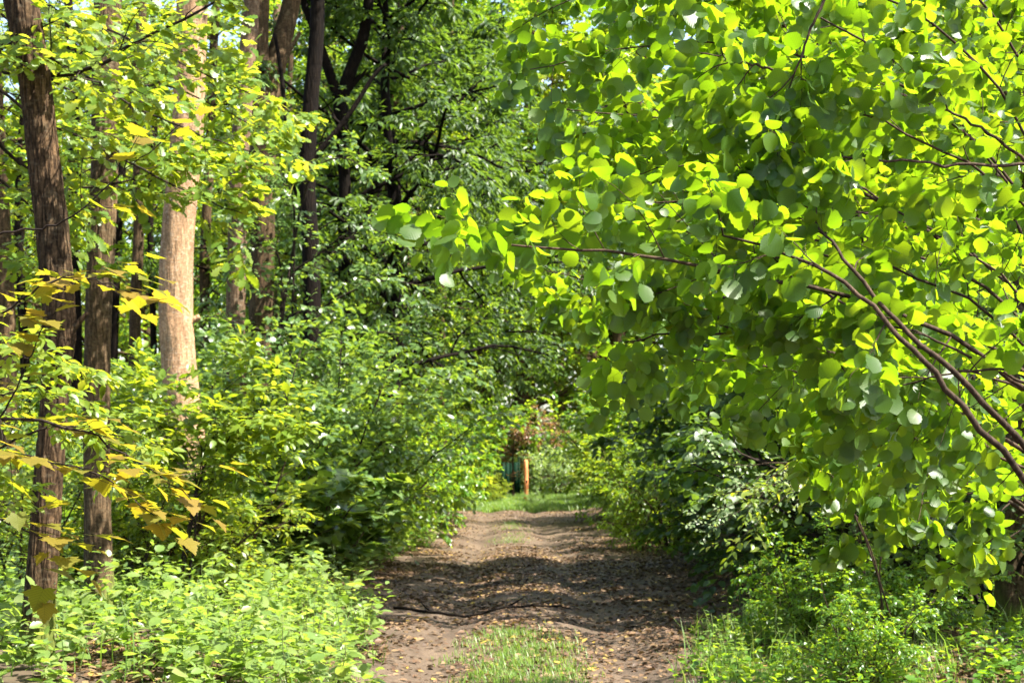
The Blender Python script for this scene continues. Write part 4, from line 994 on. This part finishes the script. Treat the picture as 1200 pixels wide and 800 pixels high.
# ------------------------------------------------------------------ the far clearing: orange post, russet tree, dark green panel
M['post'] = simplemat('orange_wood', [(.3, (.42, .14, .045)), (.7, (.62, .24, .09))], 5, .7, (3, 3, .4), .3)
M['hole'] = simplemat('dark_hollow', [(.3, (.012, .008, .006)), (.7, (.03, .02, .014))], 8)
pd_ = 63.0
pb = at(616.5, pd_)
pr = thing('wooden_post', 'orange brown wooden post with a dark round hole at the end of the track', 'post', pb)
tb = Tubes(); zz = np.array([-.2, .0, .3, .7, 1.1, 1.5, 1.78, 1.84])
tb.add(np.column_stack([.01 * np.sin(zz * 3), 0 * zz, zz]), [.10, .097, .095, .092, .091, .09, .086, .05], 16, .02, np.random.default_rng(3))
obj('shaft', tb.mesh('shaft'), M['post'], pr)
tb = Tubes(); tb.add([(.01, -.084, .95), (.01, -.100, .95)], [.046, .044], 14); obj('hole', tb.mesh('hole'), M['hole'], pr)
tb = Tubes(); a_ = np.linspace(0, 2 * np.pi, 17); tb.add(np.column_stack([(.01 + .053 * np.cos(a_)), 0 * a_ - .094, .95 + .053 * np.sin(a_)]), np.full(17, .012), 6); obj('rim', tb.mesh('rim'), M['post'], pr)

rs = dict(levels=2, nsub=[0, 5], ratio=[0, .55], ang=[50, 50], wob=.12, trop=[0, -.1, -.2], t0=[0, .15], flat=[1, .4], per_m=3.2, **{'from': .2}, L=.7, depthy=.9)
bough_shrub('russet_tree', 'small tree with rust red leaves above the orange post', at(600, 66),
    [[(600, 560, 66), (602, 520, 66), (598, 495, 66)], [(602, 530, 66), (618, 500, 65.6), (640, 505, 65.4), (670, 514, 65.2)], [(602, 520, 66), (625, 490, 66), (650, 500, 66)], [(602, 520, 66), (610, 500, 65), (630, 512, 64.6), (655, 516, 64.5)]],
    'far', M['russet'], M['twig'], 62, rs, 6, (.10, .15), .03, droop=.4, up=(0, -.2, 1), cat='tree')
M['panel'] = simplemat('green_paint', [(.3, (.003, .014, .007)), (.7, (.005, .020, .010))], 3, .6)
pn = thing('fence_panel', 'dark teal green boarded panel among the shrubs left of the orange post', 'fence', at(602, 69))
def boxes(name, L):
    V = []; q = []; n = 0
    for (x0, y0, z0, x1, y1, z1) in L:
        V += [(x0, y0, z0), (x1, y0, z0), (x1, y1, z0), (x0, y1, z0), (x0, y0, z1), (x1, y0, z1), (x1, y1, z1), (x0, y1, z1)]
        q += [n + i for f in ((0, 3, 2, 1), (4, 5, 6, 7), (0, 1, 5, 4), (1, 2, 6, 5), (2, 3, 7, 6), (3, 0, 4, 7)) for i in f]; n += 8
    return mesh_from(name, V, q, [4] * (len(q) // 4), smooth=False)
obj('boards', boxes('boards', [(-.57 + .19 * i, 0, .06, -.57 + .19 * i + .188, .025, 1.6) for i in range(4)]), M['panel'], pn)
M['panel'].node_tree.nodes['Principled BSDF'].inputs['Specular IOR Level'].default_value = .03
for xx in (-.62, .24): obj('fence_post', boxes('fence_post', [(xx - .05, .03, -.2, xx + .05, .13, 1.85)]), M['panel'], pn)

# ------------------------------------------------------------------ light, sky, camera
EL, AZ = 56.0, 113.0           # sun height; azimuth clockwise from straight ahead
to = np.array((math.sin(R(AZ)) * math.cos(R(EL)), math.cos(R(AZ)) * math.cos(R(EL)), math.sin(R(EL))))
sl = bpy.data.lights.new('sun', 'SUN'); sl.energy = 5.0; sl.angle = R(.53); sl.color = (1, .95, .86)
so = bpy.data.objects.new('sun', sl); COL.objects.link(so); so.location = tuple(to * 60)
from mathutils import Vector
so.rotation_euler = Vector(tuple(to)).to_track_quat('Z', 'Y').to_euler()
wd = bpy.data.worlds.new('World'); sc.world = wd; wd.use_nodes = True
nd = wd.node_tree.nodes; ln = wd.node_tree.links; nd.clear()
sky = nd.new('ShaderNodeTexSky'); sky.sky_type = 'NISHITA'; sky.sun_disc = False
sky.sun_elevation = R(EL); sky.sun_rotation = R(AZ); sky.air_density = 1.2; sky.dust_density = 2.5
bg = nd.new('ShaderNodeBackground'); bg.inputs[1].default_value = .095
wo = nd.new('ShaderNodeOutputWorld'); ln.new(sky.outputs[0], bg.inputs[0]); ln.new(bg.outputs[0], wo.inputs[0])

cd = bpy.data.cameras.new('camera'); cam = bpy.data.objects.new('camera', cd); COL.objects.link(cam)
cam.location = (0, 0, CAMZ); cam.rotation_euler = (R(90), 0, 0)
cd.sensor_fit = 'HORIZONTAL'; cd.sensor_width = 36; cd.lens = F / 1200 * 36
cd.shift_y = 150 / 1200; cd.clip_start = .1; cd.clip_end = 800
cd.dof.use_dof = True; cd.dof.focus_distance = 6.0; cd.dof.aperture_fstop = 7.5
sc.camera = cam
sc.view_settings.view_transform = 'Standard'; sc.view_settings.look = 'None'
sc.view_settings.exposure = 2.28; sc.view_settings.gamma = 1.0; sc.view_settings.use_curve_mapping = False
cy = sc.cycles
cy.use_denoising = True
try: cy.denoiser = 'OPENIMAGEDENOISE'; cy.denoising_input_passes = 'RGB_ALBEDO_NORMAL'
except Exception: pass
cy.max_bounces = 6; cy.diffuse_bounces = 4; cy.transmission_bounces = 4; cy.glossy_bounces = 2
cy.sample_clamp_indirect = 6.0; cy.caustics_reflective = False; cy.caustics_refractive = False
cy.use_adaptive_sampling = True; cy.adaptive_threshold = .02
